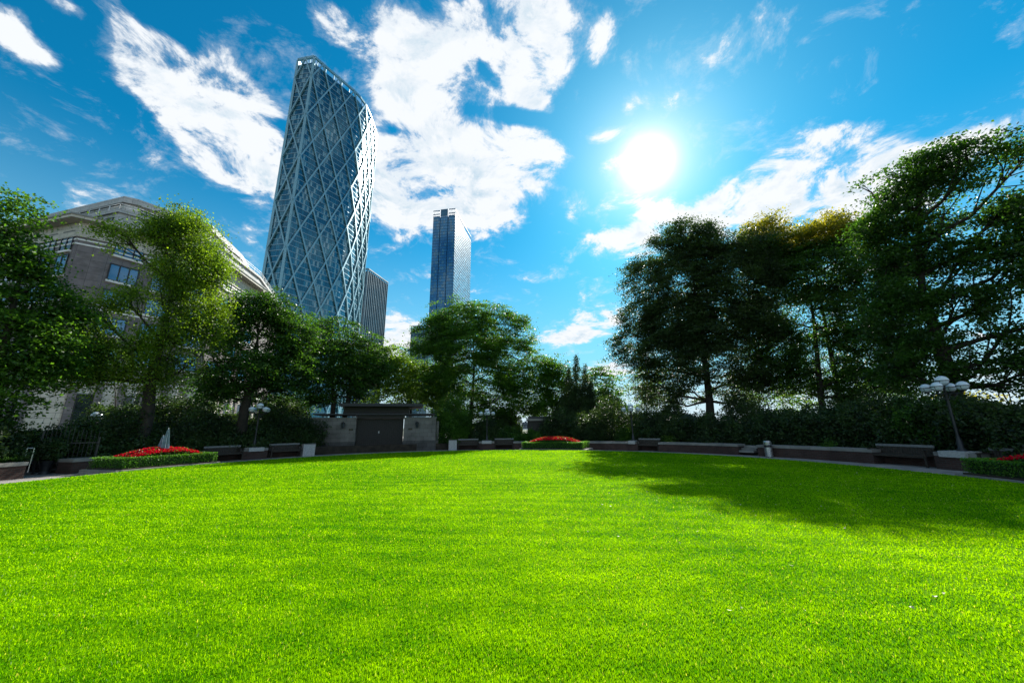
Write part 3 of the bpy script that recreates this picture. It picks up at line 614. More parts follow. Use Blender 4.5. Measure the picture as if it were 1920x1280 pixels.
SH = [ # label, px, R, width, height, material
 ('broad dark shrub behind the wall at the far left edge', -60, 20.5, 4.0, 2.0, GB), ('dark shrub right of the iron gate', 165, 20.4, 3.0, 1.7, GB),
 ('wide clipped dark bush behind the left end of the left flower bed', 215, 20.6, 3.2, 1.9, GB), ('dark shrub at the foot of the feathery conifer', 262, 20.2, 2.6, 1.4, GB),
 ('dark shrub right of the folded parasols', 345, 20.6, 3.2, 1.9, GB), ('dark shrub behind the bench nearest the left flower bed', 395, 20.6, 3.4, 2.2, GB),
 ('dark shrub directly behind the lamp left of the pavilion', 450, 20.6, 3.4, 2.2, GB), ('dark shrub behind the bench left of the pavilion', 510, 20.7, 3.4, 2.3, GB),
 ('dark shrub against the left wall of the pavilion', 562, 20.6, 2.8, 2.2, GB), ('deep green shrub against the right wall of the pavilion', 850, 20.4, 3.6, 3.2, GM),
 ('dark shrub behind the lamp right of the pavilion', 905, 20.5, 3.2, 2.3, GB), ('green shrub behind the bench facing the middle flower bed', 955, 20.7, 2.8, 1.7, GD),
 ('low green shrub in front of the far kiosk', 1000, 20.6, 2.4, 1.1, GM), ('dark shrub behind the middle flower bed', 1045, 20.8, 3.0, 2.0, GB),
 ('dark shrub at the foot of the conifer', 1095, 21, 3.2, 2.6, GB), ('tall dark shrub left of the third lamp', 1145, 21, 3.2, 2.9, GB),
 ('glossy green shrub beside the third lamp', 1172, 19.8, 1.6, 1.5, GM), ('large dark domed shrub right of the third lamp', 1225, 20.9, 4.0, 2.9, GB),
 ('dark shrub left of the big dark trunk', 1290, 21, 3.2, 1.9, GB), ('low yellow-green plant on the wall right of the fifth bench', 1255, 19.5, .9, .55, GL),
 ('dark shrub at the foot of the big dark trunk', 1345, 20.6, 3.0, 1.7, GB), ('low dark shrub beside the garden steps', 1400, 21.4, 3.0, 1.6, GB),
 ('dark shrub behind the litter bin', 1450, 20.6, 3.0, 1.9, GB), ('dark shrub between litter bin and twin trunks', 1510, 20.6, 3.0, 1.8, GB),
 ('dark shrub at the foot of the twin trunks', 1565, 20.6, 2.8, 1.8, GB), ('small green plant on the long wall right of the litter bin', 1551, 18.8, .6, .42, GM),
 ('dark shrub right of the twin trunks', 1620, 20.5, 2.8, 2.0, GB), ('dark shrub behind the bench left of the largest lamp', 1680, 20.4, 2.8, 2.1, GB),
 ('dark green shrub just left of the largest lamp', 1735, 20.3, 2.6, 2.1, GD), ('dark shrub just behind the largest lamp', 1785, 20.3, 2.6, 1.8, GB),
 ('dark shrub right of the largest lamp', 1850, 20.3, 2.8, 2.1, GB), ('dark shrub behind the right flower bed', 1915, 20.2, 3.0, 2.3, GB), ('dark shrub at the right edge of the garden', 2010, 20.2, 3.4, 2.4, GB)]
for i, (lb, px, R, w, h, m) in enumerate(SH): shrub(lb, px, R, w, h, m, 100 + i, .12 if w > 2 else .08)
# second, taller row farther back, read as separate bushes
SB = [('tall bush behind the clipped dark bush',  235, 25), ('tall bush behind the folded parasols', 320, 25), ('tall bush behind the benches left of the lamp', 425, 25), ('tall bush between the left lamp and the pavilion', 520, 25.5),
 ('tall bush filling the gap left of the kiosk', 940, 26), ('tall bush behind the conifer', 1120, 26), ('tall bush beyond the third lamp', 1180, 26), ('tall bush beyond the dark domed shrub', 1260, 25),
 ('tall bush beyond the steps', 1405, 26), ('tall bush beyond the litter bin', 1475, 26), ('tall bush beyond the twin trunks', 1600, 25),
 ('tall bush beyond the right hand bench', 1700, 24), ('tall bush beyond the largest lamp', 1800, 23.5), ('tall bush beyond the right flower bed', 1900, 23)]
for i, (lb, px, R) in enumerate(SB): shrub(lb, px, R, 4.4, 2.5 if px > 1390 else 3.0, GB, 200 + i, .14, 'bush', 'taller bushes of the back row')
# clipped balls and a strap-leaved plant by the gate
for lb, px, R, r in (('clipped ball shrub left of the iron gate', 53, 21.5, .62), ('clipped ball shrub behind the iron gate', 89, 21.0, .62)):
    a = ring(px, R, 840); g = np.random.default_rng(int(px)); D = g.normal(size=(9000, 3)); D /= np.linalg.norm(D, axis=1)[:, None]
    t = thing('topiary_ball', lb, 'shrub', (*pol(R, a), 0), 0, 'clipped balls by the gate'); leaf_cloud('foliage', D * r * g.uniform(.9, 1.03, (9000, 1)) + np.array([0, 0, r + .45]), .06, GB, t, 0, 5)
    MB().tube([(0, 0, 0), (0, 0, .8)], .04, 6).build('stem', BARK, t); MB().lathe([(0, 0), (.3, 0), (.36, .45), (.32, .45), (.30, .40), (0, .40)], n=20).build('pot', mat('dark pot', (.05, .045, .04), .6), t)
for i, px in enumerate((4, 28)):
    a = ring(px, 18.7, 860); t = thing('strap_leaf_plant', ('strap-leaved plant at the left picture edge, on the brick planter', 'strap-leaved plant near the gate end of the brick planter')[i], 'plant', (*pol(18.6, a), .40), 0, 'strap-leaved plants on the left planter'); b = MB(); g = random.Random(i)
    for k in range(46):
        an = g.uniform(0, 6.28); L = g.uniform(.5, .9); dx, dy = math.cos(an), math.sin(an); w = .022; px_, py_ = -dy * w, dx * w; prev = None
        for s in range(6):
            f = s / 5; x = dx * L * f * .8; y = dy * L * f * .8; z = L * (1.0 * f - .75 * f * f); ww = 1 - f * .9
            cur = [(x - px_ * ww, y - py_ * ww, z), (x + px_ * ww, y + py_ * ww, z)]
            if prev: b.quad([prev[0], prev[1], cur[1], cur[0]])
            prev = cur
    b.build('blades', GD, t)

# ------------------------------------------------------------------ red flower beds
redm = leafmat('red petal', (.42, .0005, .012), (.80, .002, .035), .15, (1.0, .5, .9), .8, .05)
hedgem = leafmat('box hedge leaf', (.03, .10, .012), (.09, .22, .02), .4)
def flower_bed(label, px0, px1, seed, r0=RL + .12, r1=17.25):
    """curved bed between lawn and path: kerb, clipped hedge round the rim, mound of red flowers"""
    a0, a1 = ring(px0, r1 if px0 < 900 else r0), ring(px1, r0); am = (a0 + a1) / 2; t = thing('flower_bed', label, 'flower bed', (*pol(16, am), 0), 0, 'red flower beds at the lawn edge'); off = (-pol(16, am)[0], -pol(16, am)[1], 0)
    kerb = MB().arc(C0, r0 - .1, r0 + .06, a0 - .004, a1 + .004, -.17, .05).arc(C0, r1 - .06, r1 + .1, a0 - .004, a1 + .004, -.17, .05).arc(C0, r0 + .065, r1 - .065, a0 - .012, a0, -.17, .05, 1).arc(C0, r0 + .065, r1 - .065, a1, a1 + .012, -.17, .05, 1)
    o = kerb.build('kerb', coping, t); o.location = off
    o = arcobj('soil', r0 + .07, r1 - .07, a0 + .001, a1 - .001, 0, .10, soil, t); o.location = off
    g = np.random.default_rng(seed); hw = .28; hh = .40
    # hedge core: dark twiggy mass just inside the leaf surface
    core = MB(); e = hw / r0; zz = (.10, hh + .06); c_ = .05
    core.arc(C0, r0 + .12 + c_, r0 + .12 + hw - c_, a0 + .01, a1 - .01, zz[0], zz[1]).arc(C0, r1 - .12 - hw + c_, r1 - .12 - c_, a0 + .01, a1 - .01, zz[0], zz[1])
    core.arc(C0, r0 + .12 + hw - c_ + .004, r1 - .12 - hw + c_ - .004, a0 + .01, a0 + e - .003, zz[0], zz[1], 1).arc(C0, r0 + .12 + hw - c_ + .004, r1 - .12 - hw + c_ - .004, a1 - e + .003, a1 - .01, zz[0], zz[1], 1)
    h = core.build('hedge', mat('box twigs', (.015, .035, .01), .95, .5, 20), t); h.location = off
    # leaves over every hedge face
    P = []
    L = (a1 - a0) * (r0 + r1) / 2; nper = int(9000 * (L * 2 + 3) / 10)
    for _ in range(1):
        u = g.uniform(0, 1, nper); s = g.integers(0, 4, nper); a = a0 + (a1 - a0) * u; r = np.where(s % 2 == 0, r0 + .12, r1 - .12 - hw) + 0 * u
        face = g.uniform(0, 1, nper); rr = np.where(face < .42, r, np.where(face < .62, r + hw, r + hw * g.uniform(0, 1, nper))); z = np.where(face < .62, .10 + (hh) * g.uniform(0, 1, nper), .10 + hh)
        P.append(np.c_[C0[0] + rr * np.sin(a), C0[1] + rr * np.cos(a), z])
    ne = int(nper * .45); s = g.integers(0, 2, ne); rr = g.uniform(r0 + .12, r1 - .12, ne); face = g.uniform(0, 1, ne); da = np.where(face < .4, 0, np.where(face < .6, e, e * g.uniform(0, 1, ne)))
    a = np.where(s == 0, a0 + .006 + da, a1 - .006 - da); z = np.where(face < .6, .10 + hh * g.uniform(0, 1, ne), .10 + hh); P.append(np.c_[C0[0] + rr * np.sin(a), C0[1] + rr * np.cos(a), z])
    P = np.concatenate(P); P += g.normal(size=P.shape) * .018; o = leaf_cloud('hedge_leaves', P, .05, hedgem, h, .1, seed)
    # flowers on a mound
    n = int(1500 * L / 3); u = g.uniform(-1, 1, n); v = g.uniform(-1, 1, n); am_, ra = (a0 + a1) / 2, (r0 + r1) / 2; ha = (a1 - a0) / 2 - hw / r0 - .008; hr = (r1 - r0) / 2 - hw - .1
    a = am_ + ha * u; rr = ra + hr * v; z = .44 + .40 * (1 - np.abs(u) ** (2.6 if L < 9 else 14)) * (1 - .45 * v * v) + .03 * wob(np.c_[a * 16, rr * 2, u], g, 4, 1.5)
    B = np.c_[C0[0] + rr * np.sin(a), C0[1] + rr * np.cos(a), z]; k = g.uniform(0, 1, n) < .8
    fl_ = np.repeat(B[k], 11, axis=0) + g.normal(size=(k.sum() * 11, 3)) * np.array([.03, .03, .016]); o = leaf_cloud('flowers', fl_, .062, redm, t, .8, seed + 1, aspect=.9); o.location = off
    lf = np.repeat(B, 9, axis=0) + g.normal(size=(n * 9, 3)) * .045; lf[:, 2] -= .07; o = leaf_cloud('flower_leaves', lf, .07, leafmat('bedding leaf', (.02, .05, .012), (.07, .13, .03)), t, .5, seed + 2); o.location = off
    return t
flower_bed('bed of red flowers in a clipped hedge at left, near the iron gate', 168, 412, 51)
flower_bed('small-looking far bed of red flowers in a clipped hedge, centre', 978, 1094, 52)
flower_bed('bed of red flowers in a clipped hedge, cut by the right picture edge', 1788, 2330, 53)

# ------------------------------------------------------------------ pavilion
A, Bp = atz(583, 783, 2.4), atz(818, 784, 2.4)
e = Vector((Bp.x - A.x, Bp.y - A.y, 0)); e = Vector((math.cos(.26), math.sin(.26), 0)) 
A = atz(583, 783, 2.42); W = 7.0
# width from where the right end's line of sight meets the front plane
rB = ray(818, 784); tt = (A.x * e.y - A.y * e.x) / (rB.x * e.y - rB.y * e.x); Bv = Vector((rB.x * tt, rB.y * tt, 0)); W = (Bv - Vector((A.x, A.y, 0))).length
PR = math.atan2(e.y, e.x); pav = thing('garden_pavilion', 'low stone garden pavilion with dark timber doors and flat overhanging roof', 'pavilion', (A.x, A.y, 0), PR)
HP = 2.42; wl = W * .345; wr = W * .73
ash = brick('shade toned ashlar', (.15, .142, .13), (.19, .18, .165), (.07, .066, .06), .62, .31, .008, .85, .5, .35)  # stone colour lowered to stand in for the shade on the pavilion
dash = brick('dark ashlar plinth', (.07, .068, .066), (.09, .086, .082), (.03, .03, .03), .62, .31, .008, .8, .5, .35)  # darker stone for the plinth course
dtim = mat('dark stained oak', (.022, .019, .017), .6, .35, 10, bump=.2); dmet = mat('dark roof lead', (.03, .032, .036), .55, .2, 4)
def wallbox(x0, x1, z0, z1, y0, y1, m, nm, bev=0.0):
    b = MB().box(((x0 + x1) / 2, (y0 + y1) / 2, (z0 + z1) / 2), (x1 - x0, y1 - y0, z1 - z0)); return b.build(nm, m, pav, bevel=bev)
for x0, x1 in ((0, wl), (wr, W)):
    wallbox(x0, x1, .62, HP - .06, 0, 3.2, ash, 'stone_wall'); wallbox(x0 - .03, x1 + .03, -.18, .62, -.03, 3.23, dash, 'plinth_course')
    wallbox(x0 - .04, x1 + .04, HP - .06, HP + .02, -.05, 3.25, coping, 'wall_coping')
wallbox(-.22, -.05, .3, HP - .3, .3, 2.8, ash, 'side_buttress'); wallbox(W + .05, W + .25, .3, HP - .3, .3, 2.8, ash, 'side_buttress')
wallbox(wl + .04, wr - .04, -.18, .04, .1, .9, dash, 'threshold')
nd = 2; dw = (wr - wl - .1) / 2
for i in range(nd):
    x0 = wl + .05 + i * dw; b = MB(); k = 11
    for j in range(k): 
        w_ = (dw - .14) / k; b.box((x0 + .07 + (j + .5) * w_, .36 + (j % 2) * .02, 1.20), (w_ - .014, .05, 2.10))
    d = b.build('door', dtim, pav)
    f = MB(); f.box((x0 + .035, .34, 1.2), (.07, .09, 2.28)); f.box((x0 + dw - .035, .34, 1.2), (.07, .09, 2.28)); f.box((x0 + dw / 2, .335, 2.28), (dw - .145, .09, .10)); f.box((x0 + dw / 2, .335, .14), (dw - .145, .09, .10)); f.box((x0 + dw / 2, .325, .75), (dw - .145, .06, .07)); f.build('door_frame', dtim, d)
    MB().box((x0 + dw / 2, .42, 1.15), (dw - .1, .04, 2.2)).build('backing_board', dtim, d)
    hx = x0 + dw - .12 if i == 0 else x0 + .12; MB().box((hx, .29, 1.15), (.035, .04, .22)).build('handle', iron, d)
wallbox(wl + dw - .09, wl + dw - .01, 1.22, 1.38, .27, .288, mat('pale notice', (.6, .6, .6), .6), 'notice_plate')
wallbox(wl + .03, wr - .03, HP - .05, HP + .20, -.02, 3.0, dtim, 'lintel')
wallbox(.15, W - .1, HP + .205, HP + .30, -.25, 3.2, dmet, 'lower_roof')
wallbox(wl - 1.0, wr + .35, HP + .305, HP + .85, .35, 2.9, dtim, 'clerestory')
wallbox(wl - 1.25, wr + 1.4, HP + .855, HP + 1.03, -.45, 3.4, dmet, 'upper_roof', .015)
wallbox(wl - 1.2, wr + 1.35, HP + 1.033, HP + 1.08, -.4, 3.35, dmet, 'roof_capping')
for x, lb in ((wl * .72, 'black wall lantern on the left stone wall of the pavilion'), (wr + (W - wr) * .40, 'black wall lantern on the right stone wall of the pavilion')):
    p = pav.matrix_world; wp = Vector((A.x, A.y, 0)) + Matrix.Rotation(PR, 3, 'Z') @ Vector((x, -.01, 1.75))
    t = thing('wall_lantern', lb, 'lantern', wp, PR, 'wall lanterns of the pavilion'); b = MB()
    b.box((0, -.02, .12), (.10, .03, .30)); b.box((0, -.10, .33), (.03, .18, .03)); b.lathe([(.0, .36), (.05, .34), (.15, .27), (.155, .25), (.0, .25)], (0, -.18, 0), 4); b.lathe([(.0, -.12), (.07, -.11), (.075, -.09), (0, -.09)], (0, -.18, 0), 4)
    for k in range(4): a_ = k * math.pi / 2; b.bar((math.cos(a_) * .075, -.18 + math.sin(a_) * .075, -.1), (math.cos(a_) * .15, -.18 + math.sin(a_) * .15, .26), .018, .018)
    b.build('frame', iron, t); MB().lathe([(.065, -.09), (.135, .25)], (0, -.18, 0), 4).build('glass', mat('lantern glass', (.06, .07, .075), .15, .1, 5, spec=.6), t)
for x, lb in ((wl * .9, 'small dark name plaque beside the left lantern'), (wr + (W - wr) * .2, 'small dark name plaque beside the right lantern')):
    wp = Vector((A.x, A.y, 0)) + Matrix.Rotation(PR, 3, 'Z') @ Vector((x, -.02, 1.52)); t = thing('wall_plaque', lb, 'plaque', wp, PR, 'plaques of the pavilion')
    MB().box((0, 0, 0), (.30, .025, .13)).build('plate', mat('dark bronze', (.03, .027, .022), .4, metal=.6), t, bevel=.004); b = MB()
    for k in range(3): b.box((0, -.0145, .035 - k * .033), (.22 - .05 * (k % 2), .003, .008))
    b.build('lettering', mat('dull brass', (.2, .17, .1), .4, metal=.7), t)

# ------------------------------------------------------------------ iron gates, street furniture on the left
def gate_leaf(px, R, w, yaw, label, hs, he):
    a = ring(px, R, 870); t = thing('iron_gate', label, 'gate', (*pol(R, a), -.15), yaw, 'iron garden gates'); n = int(w / .13)
    b = MB()
    for z in (.16, .42, 1.25): b.box((w / 2, 0, z), (w, .035, .035))
    b.box((.03, 0, .9), (.06, .06, 1.8)); b.box((w - .03, 0, he * .45 + .1), (.05, .05, he * .9)); b.build('gate_frame', iron, t)
    b = MB()
    for i in range(n):
        x = .12 + i * (w - .2) / (n - 1); h = hs + (he - hs) * (i / (n - 1)) + (.12 if i % 2 == 0 else 0); b.tube([(x, 0, .08), (x, 0, h), (x, 0, h + .08)], [.011, .011, .002], 6)
    b.build('bars', iron, t)
gate_leaf(64, 19.6, 1.75, math.radians(38), 'open black iron gate leaf with tall spiked bars at left', 2.0, 1.55)
gate_leaf(105, 21.5, 1.9, math.radians(20), 'black iron gate leaf in the shade behind the first', 1.5, 1.3)
a = ring(90, 19.0, 880); t = thing('gate_urn', 'dark round-leaved bush in a pot standing in the open gateway', 'potted plant', (*pol(19.2, a), -.15)); g = np.random.default_rng(9)
D = g.normal(size=(2600, 3)); D /= np.linalg.norm(D, axis=1)[:, None]; leaf_cloud('foliage', D * .5 * g.uniform(.5, 1.1, (2600, 1)) + np.array([0, 0, 1.0]), .09, GB, t, .2, 6); MB().lathe([(0, 0), (.2, 0), (.14, .12), (.16, .3), (.24, .55), (.2, .55), (0, .5)], n=18).build('pot', iron, t)
a = ring(57, 18.6, 862); t = thing('handrail', 'short steel handrail posts at the end of the left planter', 'handrail', (*pol(18.95, a), 0)); 
for k in (0, 1): MB().tube([(k * .16, k * .1, 0), (k * .16, k * .1, .95)], .025, 8).build('post', steel, t)
MB().tube([(0, 0, .95), (.16, .1, .95)], .025, 8).build('rail', steel, t)
# single-globe column lamp beyond the gate
p = atd(176, 800, 30); t = thing('column_lamp', 'single domed lamp on a dark column, behind the iron gate', 'street lamp', (p.x, p.y, 0))
MB().lathe([(.16, 0), (.16, .5), (.10, .55), (.09, 2.0), (.15, 2.1), (.0, 2.1)], n=14).build('column', iron, t, smooth=True); ztop = atd(172, 775, 30).z
MB().lathe([(.05, 2.1), (.26, 2.24), (.28, 2.34), (.0, 2.34)], n=18).build('lower_bowl', globe_m, t, smooth=True); MB().lathe([(.30, 2.34), (.30, 2.37), (.0, 2.37)], n=18).build('band', iron, t); MB().lathe([(.27, 2.375), (.24, 2.5), (.13, 2.6), (.0, 2.63)], n=18).build('dome', globe_m, t, smooth=True)
# tall thin mast and folded parasols
p = atd(318, 800, 34); t = thing('flag_pole', 'thin pale mast leaning behind the left flower bed', 'pole', (p.x, p.y, 0)); tp = atd(329, 712, 34)
MB().tube([(0, 0, 0), (0, 0, tp.z)], [.05, .03], 8).build('mast', mat('pale grey paint', (.55, .58, .6), .4, .1), t); MB().lathe([(0, tp.z), (.06, tp.z + .02), (.0, tp.z + .1)], n=8).build('finial', steel, t)
can = mat('pale blue canvas', (.16, .24, .29), .8, .2, 6)
for px, d, s, lb in ((310, 23.6, .72, 'folded pale parasol behind the left flower bed, the taller'), (303, 24.0, .55, 'folded pale parasol behind the left flower bed, the shorter')):
    p = atd(px, 835, d); t = thing('folded_parasol', lb, 'parasol', (p.x, p.y, .36), 0, 'folded parasols'); MB().tube([(0, 0, 0), (0, 0, 1.9 * s)], .02, 8).build('pole', steel, t); b = MB()
    n = 16; prof = [(.11, .45), (.13, .6), (.10, .9), (.07, 1.3), (.04, 1.7), (.01, 1.85)]
    for i, (r, z) in enumerate(prof):
        for k in range(n): q = r * (1 + .3 * (-1) ** k); b.v.append((q * math.cos(6.283 * k / n), q * math.sin(6.283 * k / n), z * s))
    for i in range(len(prof) - 1):
        for k in range(n): k2 = (k + 1) % n; b.f.append((i * n + k, i * n + k2, (i + 1) * n + k2, (i + 1) * n + k)); b.uv += [(0, 0)] * 4
    b.build('canopy', can, t)
# road lamp head on an arm
p = atd(216, 800, 40); t = thing('road_lamp', 'grey road lamp with a horizontal arm among the left trees', 'street lamp', (p.x, p.y, 0)); zz = atd(216, 676, 40).z
MB().tube([(.9, 0, 0), (.9, 0, zz)], [.09, .06], 8).build('pole', mat('galvanised steel', (.35, .37, .38), .45, .15, 8, metal=.5), t); b = MB()
for k in range(3): b.tube([(.9, 0, zz - .1 + k * .1), (-.5, 0, zz - .02 + k * .06)], .018, 6)
b.build('arm', MATS['galvanised steel'], t); MB().lathe([(0, .0), (.30, .0), (.26, .14), (.1, .25), (0, .26)], (-.75, 0, zz - .12), 16).build('lamp_head', mat('pale lamp shell', (.5, .55, .56), .4), t, smooth=True)

# ------------------------------------------------------------------ stone office building on the left
def vec2(v): return Vector((v[0], v[1]))
gran = brick('brown granite', (.135, .118, .118), (.18, .158, .155), (.065, .058, .058), 1.5, .95, .02, .6, 0, .2)
cream = brick('cream limestone', (.50, .47, .40), (.57, .54, .46), (.25, .235, .21), 1.6, .65, .025, .7, .5, .35, var=.12)
white = mat('white band stone', (.72, .71, .68), .6, .06, 2)
greyst = brick('grey limestone', (.42, .42, .41), (.48, .47, .46), (.22, .22, .22), 2.2, .9, .03, .7, .5, .25, var=.1)
framem = mat('dark bronze frame', (.012, .014, .016), .4)
winm = mat('blue window glass', (.03, .16, .30), .06, .25, .25, spec=1.0, metal=.35); darkw = mat('dark recess glass', (.012, .02, .028), .1, .4, .6, spec=.8)
CZ = 30.4; ofc = thing('office_building', 'stone office building with brown granite walls and stepped pale top storeys', 'building', (-59.8, 44.5, 0))
OFF = Vector((-59.8, 44.5, 0))
FP = [(-96, 53.5), (-59.8, 44.5), (-57.6, 46.2), (-51.3, 58.3), (-53.7, 72), (-60, 88)]       # facade line, seen from the circus
back = [(-78, 92), (-104, 80)]
def poly_off(pts, d):
    out = []
    for i, p in enumerate(pts):
        a = vec2(pts[max(i - 1, 0)]); b = vec2(p); c = vec2(pts[min(i + 1, len(pts) - 1)])
        n = Vector((0, 0))
        for u, v in ((a, b), (b, c)):
            q = v - u
            if q.length > 0: q.normalize(); n += Vector((q.y, -q.x))
        n.normalize(); out.append((p[0] + n.x * d, p[1] + n.y * d))
    return out
def bprism(d, z0, z1, m, nm, pts=FP, top=True):
    P = poly_off(pts, d) + back; o = MB().prism(P, z0, z1, top).build(nm, m, ofc); o.location = -OFF; return o
bprism(0, 8.2, CZ - 2.6, gran, 'wall'); bprism(.25, 0, 8.0, cream, 'base_wall'); bprism(.45, 8.0, 8.2, white, 'string_course')
bprism(.15, CZ - 2.6, CZ - .5, cream, 'frieze'); bprism(1.6, CZ - .5, CZ - .1, cream, 'cornice'); bprism(1.75, CZ - .1, CZ + .12, mat('zinc roof edge', (.22, .23, .22), .5, .1, 3), 'cornice_edge')
for z in (CZ - 3.1, CZ - 3.75, 26.1 - 3.87 * 2 + .1, 26.1 - 3.87 * 2 - .5): bprism(.07, z, z + .22, white, 'band')
# set-back storeys
MT = [(-92, 55.4), (-57.9, 46.9), (-56.6, 48.2), (-51.8, 58.4), (-54, 71), (-60, 86)]
bprism(0, CZ + .13, 33.0, greyst, 'terrace_storey', MT); bprism(.35, 33.0, 33.5, greyst, 'terrace_parapet', MT)
TP = [(-90, 57.0), (-60.3, 49.3), (-59.2, 50.0), (-53.9, 57.4), (-56.8, 68.4), (-63, 82)]
bprism(0, 33.5, 36.2, greyst, 'penthouse_storey', TP); bprism(.5, 36.2, 37.2, greyst, 'roof_parapet', TP)
b = MB(); P = poly_off(MT, .25)
for i in range(len(P) - 1):
    u, v = Vector((*P[i], 0)), Vector((*P[i + 1], 0))
    for z in (34.0, 34.4): b.tube([u + Vector((0, 0, z)), v + Vector((0, 0, z))], .05, 5)
    k = max(1, int((v - u).length / 2.2))
    for j in range(k + 1): q = u.lerp(v, j / k); b.tube([q + Vector((0, 0, 33.5)), q + Vector((0, 0, 34.4))], .05, 5)
o = b.build('balustrade', mat('white railing', (.7, .7, .7), .4), ofc); o.location = -OFF
nw = [0]
def window(u, v, f, z, w, h, pane, deep=.12, mull=2, out=0.0, lab=None, nm='window', fm=None):
    """window centred at fraction f of facade edge u-v, sill z"""
    u, v = vec2(u), vec2(v); d = (v - u).normalized(); n = Vector((d.y, -d.x)); c = u.lerp(v, f) + n * (out + .02); rz = math.atan2(d.y, d.x)
    fr = MB(); t_ = .13
    fr.box((0, -deep / 2, t_ / 2), (w, deep, t_)).box((0, -deep / 2, h - t_ / 2), (w, deep, t_))
    for k in range(mull + 1): fr.box((-w / 2 + t_ / 2 + k * (w - t_) / mull, -deep / 2 + .004, h / 2), (t_, deep - .01, h - 2 * t_))
    o = fr.build(nm, fm or framem, ofc); o.location = (c.x - OFF.x, c.y - OFF.y, z); o.rotation_euler = (0, 0, rz)
    MB().box((0, -.02, h / 2), (w - .1, .03, h - .1)).build('pane', pane, o); nw[0] += 1
    return o
def sill(u, v, f, z, w, m=None):
    u, v = vec2(u), vec2(v); d = (v - u).normalized(); n = Vector((d.y, -d.x)); c = u.lerp(v, f) + n * .15; o = MB().box((0, 0, 0), (w, .3, .28)).build('sill', m or white, ofc); o.location = (c.x - OFF.x, c.y - OFF.y, z); o.rotation_euler = (0, 0, math.atan2(d.y, d.x))
for r in range(5):
    z = 26.4 - 3.87 * r
    for f in (.17, .5, .83):
        window(FP[2], FP[3], f, z - .1, 3.1, 2.5, winm, mull=3 if f < .4 else 2); sill(FP[2], FP[3], f, z - .25, 3.2)
        window(FP[3], FP[4], f, z - .1, 2.6, 2.3, darkw if r == 0 else winm); sill(FP[3], FP[4], f, z - .25, 2.7)
    for f in (.97, .875, .78, .685, .59, .495):
        window(FP[0], FP[1], f - .02, z - .3 if r else z - .6, 2.5, 3.0, darkw if r == 0 else winm, mull=2); sill(FP[0], FP[1], f - .02, z - .45 if r else z - .75, 2.7)
for f in (.2, .5, .8):
    window(TP[2], TP[3], f, 33.8, 2.6, 2.1, darkw, .1); window(MT[2], MT[3], f, 30.9, 2.2, 1.9, winm, .1)
    window(TP[3], TP[4], f, 34.0, 2.4, 1.7, darkw, .1)
for f in (.95, .88, .8, .72, .64): window(TP[0], TP[1], f, 34.1, 1.9, 1.3, darkw, .1); window(MT[0], MT[1], f, 31.0, 1.7, 1.4, darkw, .1)
# tall openings and brown pilasters of the base
for (u, v, fs) in ((FP[0], FP[1], (.97, .90, .83, .76, .69, .62, .55)), (FP[2], FP[3], (.12, .45, .78)), (FP[3], FP[4], (.2, .55, .85)), (FP[4], FP[5], (.2, .5, .8))):
    for i, f in enumerate(fs):
        window(u, v, f, .1, 1.5, 6.3, darkw, .18, 1, .25, nm='tall_opening')
        d = (vec2(v) - vec2(u)); L = d.length; d.normalize(); n = Vector((d.y, -d.x))
        for s in (-1, 1):
            c = vec2(u).lerp(vec2(v), f) + d * s * 1.15 + n * .36; o = MB().box((0, 0, 3.9), (.72, .34, 7.8)).build('pilaster', gran, ofc); o.location = (c.x - OFF.x, c.y - OFF.y, 0); o.rotation_euler = (0, 0, math.atan2(d.y, d.x))

# ------------------------------------------------------------------ towers
def glass_panels(name, c1, c2, frame, w, h, rough=.08, metal=.55, fleck=None, ms=.06):
    global nt
    m = bpy.data.materials.new(name); m.use_nodes = True; nt = m.node_tree; b = nt.nodes['Principled BSDF']; b.inputs['Roughness'].default_value = rough; b.inputs['Metallic'].default_value = metal; b.inputs['Specular IOR Level'].default_value = .8
    t = N('ShaderNodeTexCoord'); k = N('ShaderNodeTexBrick'); nt.links.new(t.outputs['UV'], k.inputs['Vector']); k.offset = 0; k.inputs['Scale'].default_value = 1
    k.inputs['Brick Width'].default_value = w; k.inputs['Row Height'].default_value = h; k.inputs['Mortar Size'].default_value = ms; k.inputs['Bias'].default_value = -.15
    k.inputs['Color1'].default_value = (*c1, 1); k.inputs['Color2'].default_value = (*c2, 1); k.inputs['Mortar'].default_value = (*frame, 1)
    # per-pane blinds: cells of one pane, drawn or open
    sc = N('ShaderNodeVectorMath', operation='MULTIPLY'); nt.links.new(t.outputs['UV'], sc.inputs[0]); sc.inputs[1].default_value = (1 / w, 1 / h, 0)
    fl_ = N('ShaderNodeVectorMath', operation='FLOOR'); nt.links.new(sc.outputs[0], fl_.inputs[0]); wn = N('ShaderNodeTexWhiteNoise', noise_dimensions='2D'); nt.links.new(fl_.outputs[0], wn.inputs['Vector'])
    nz = N('ShaderNodeTexNoise'); nt.links.new(t.outputs['UV'], nz.inputs[0]); nz.inputs['Scale'].default_value = .045
    drawn = MR(MA('ADD', wn.outputs['Value'], MA('MULTIPLY', nz.outputs['Fac'], .7)), 1.08, 1.16)
    c = MIX(MA('MULTIPLY', drawn, .7), k.outputs['Color'], (*(fleck or (.35, .45, .5)), 1)); c = MIX(k.outputs['Fac'], c, (*frame, 1)); nt.links.new(c, b.inputs['Base Color'])
    nt.links.new(MR(drawn, 0, 1, metal, .1), b.inputs['Metallic'])
    bw = N('ShaderNodeBump'); bw.inputs['Strength'].default_value = .05; bw.inputs['Distance'].default_value = .05; nt.links.new(wn.outputs['Value'], bw.inputs['Height']); nt.links.new(bw.outputs[0], b.inputs['Normal'])
    return m
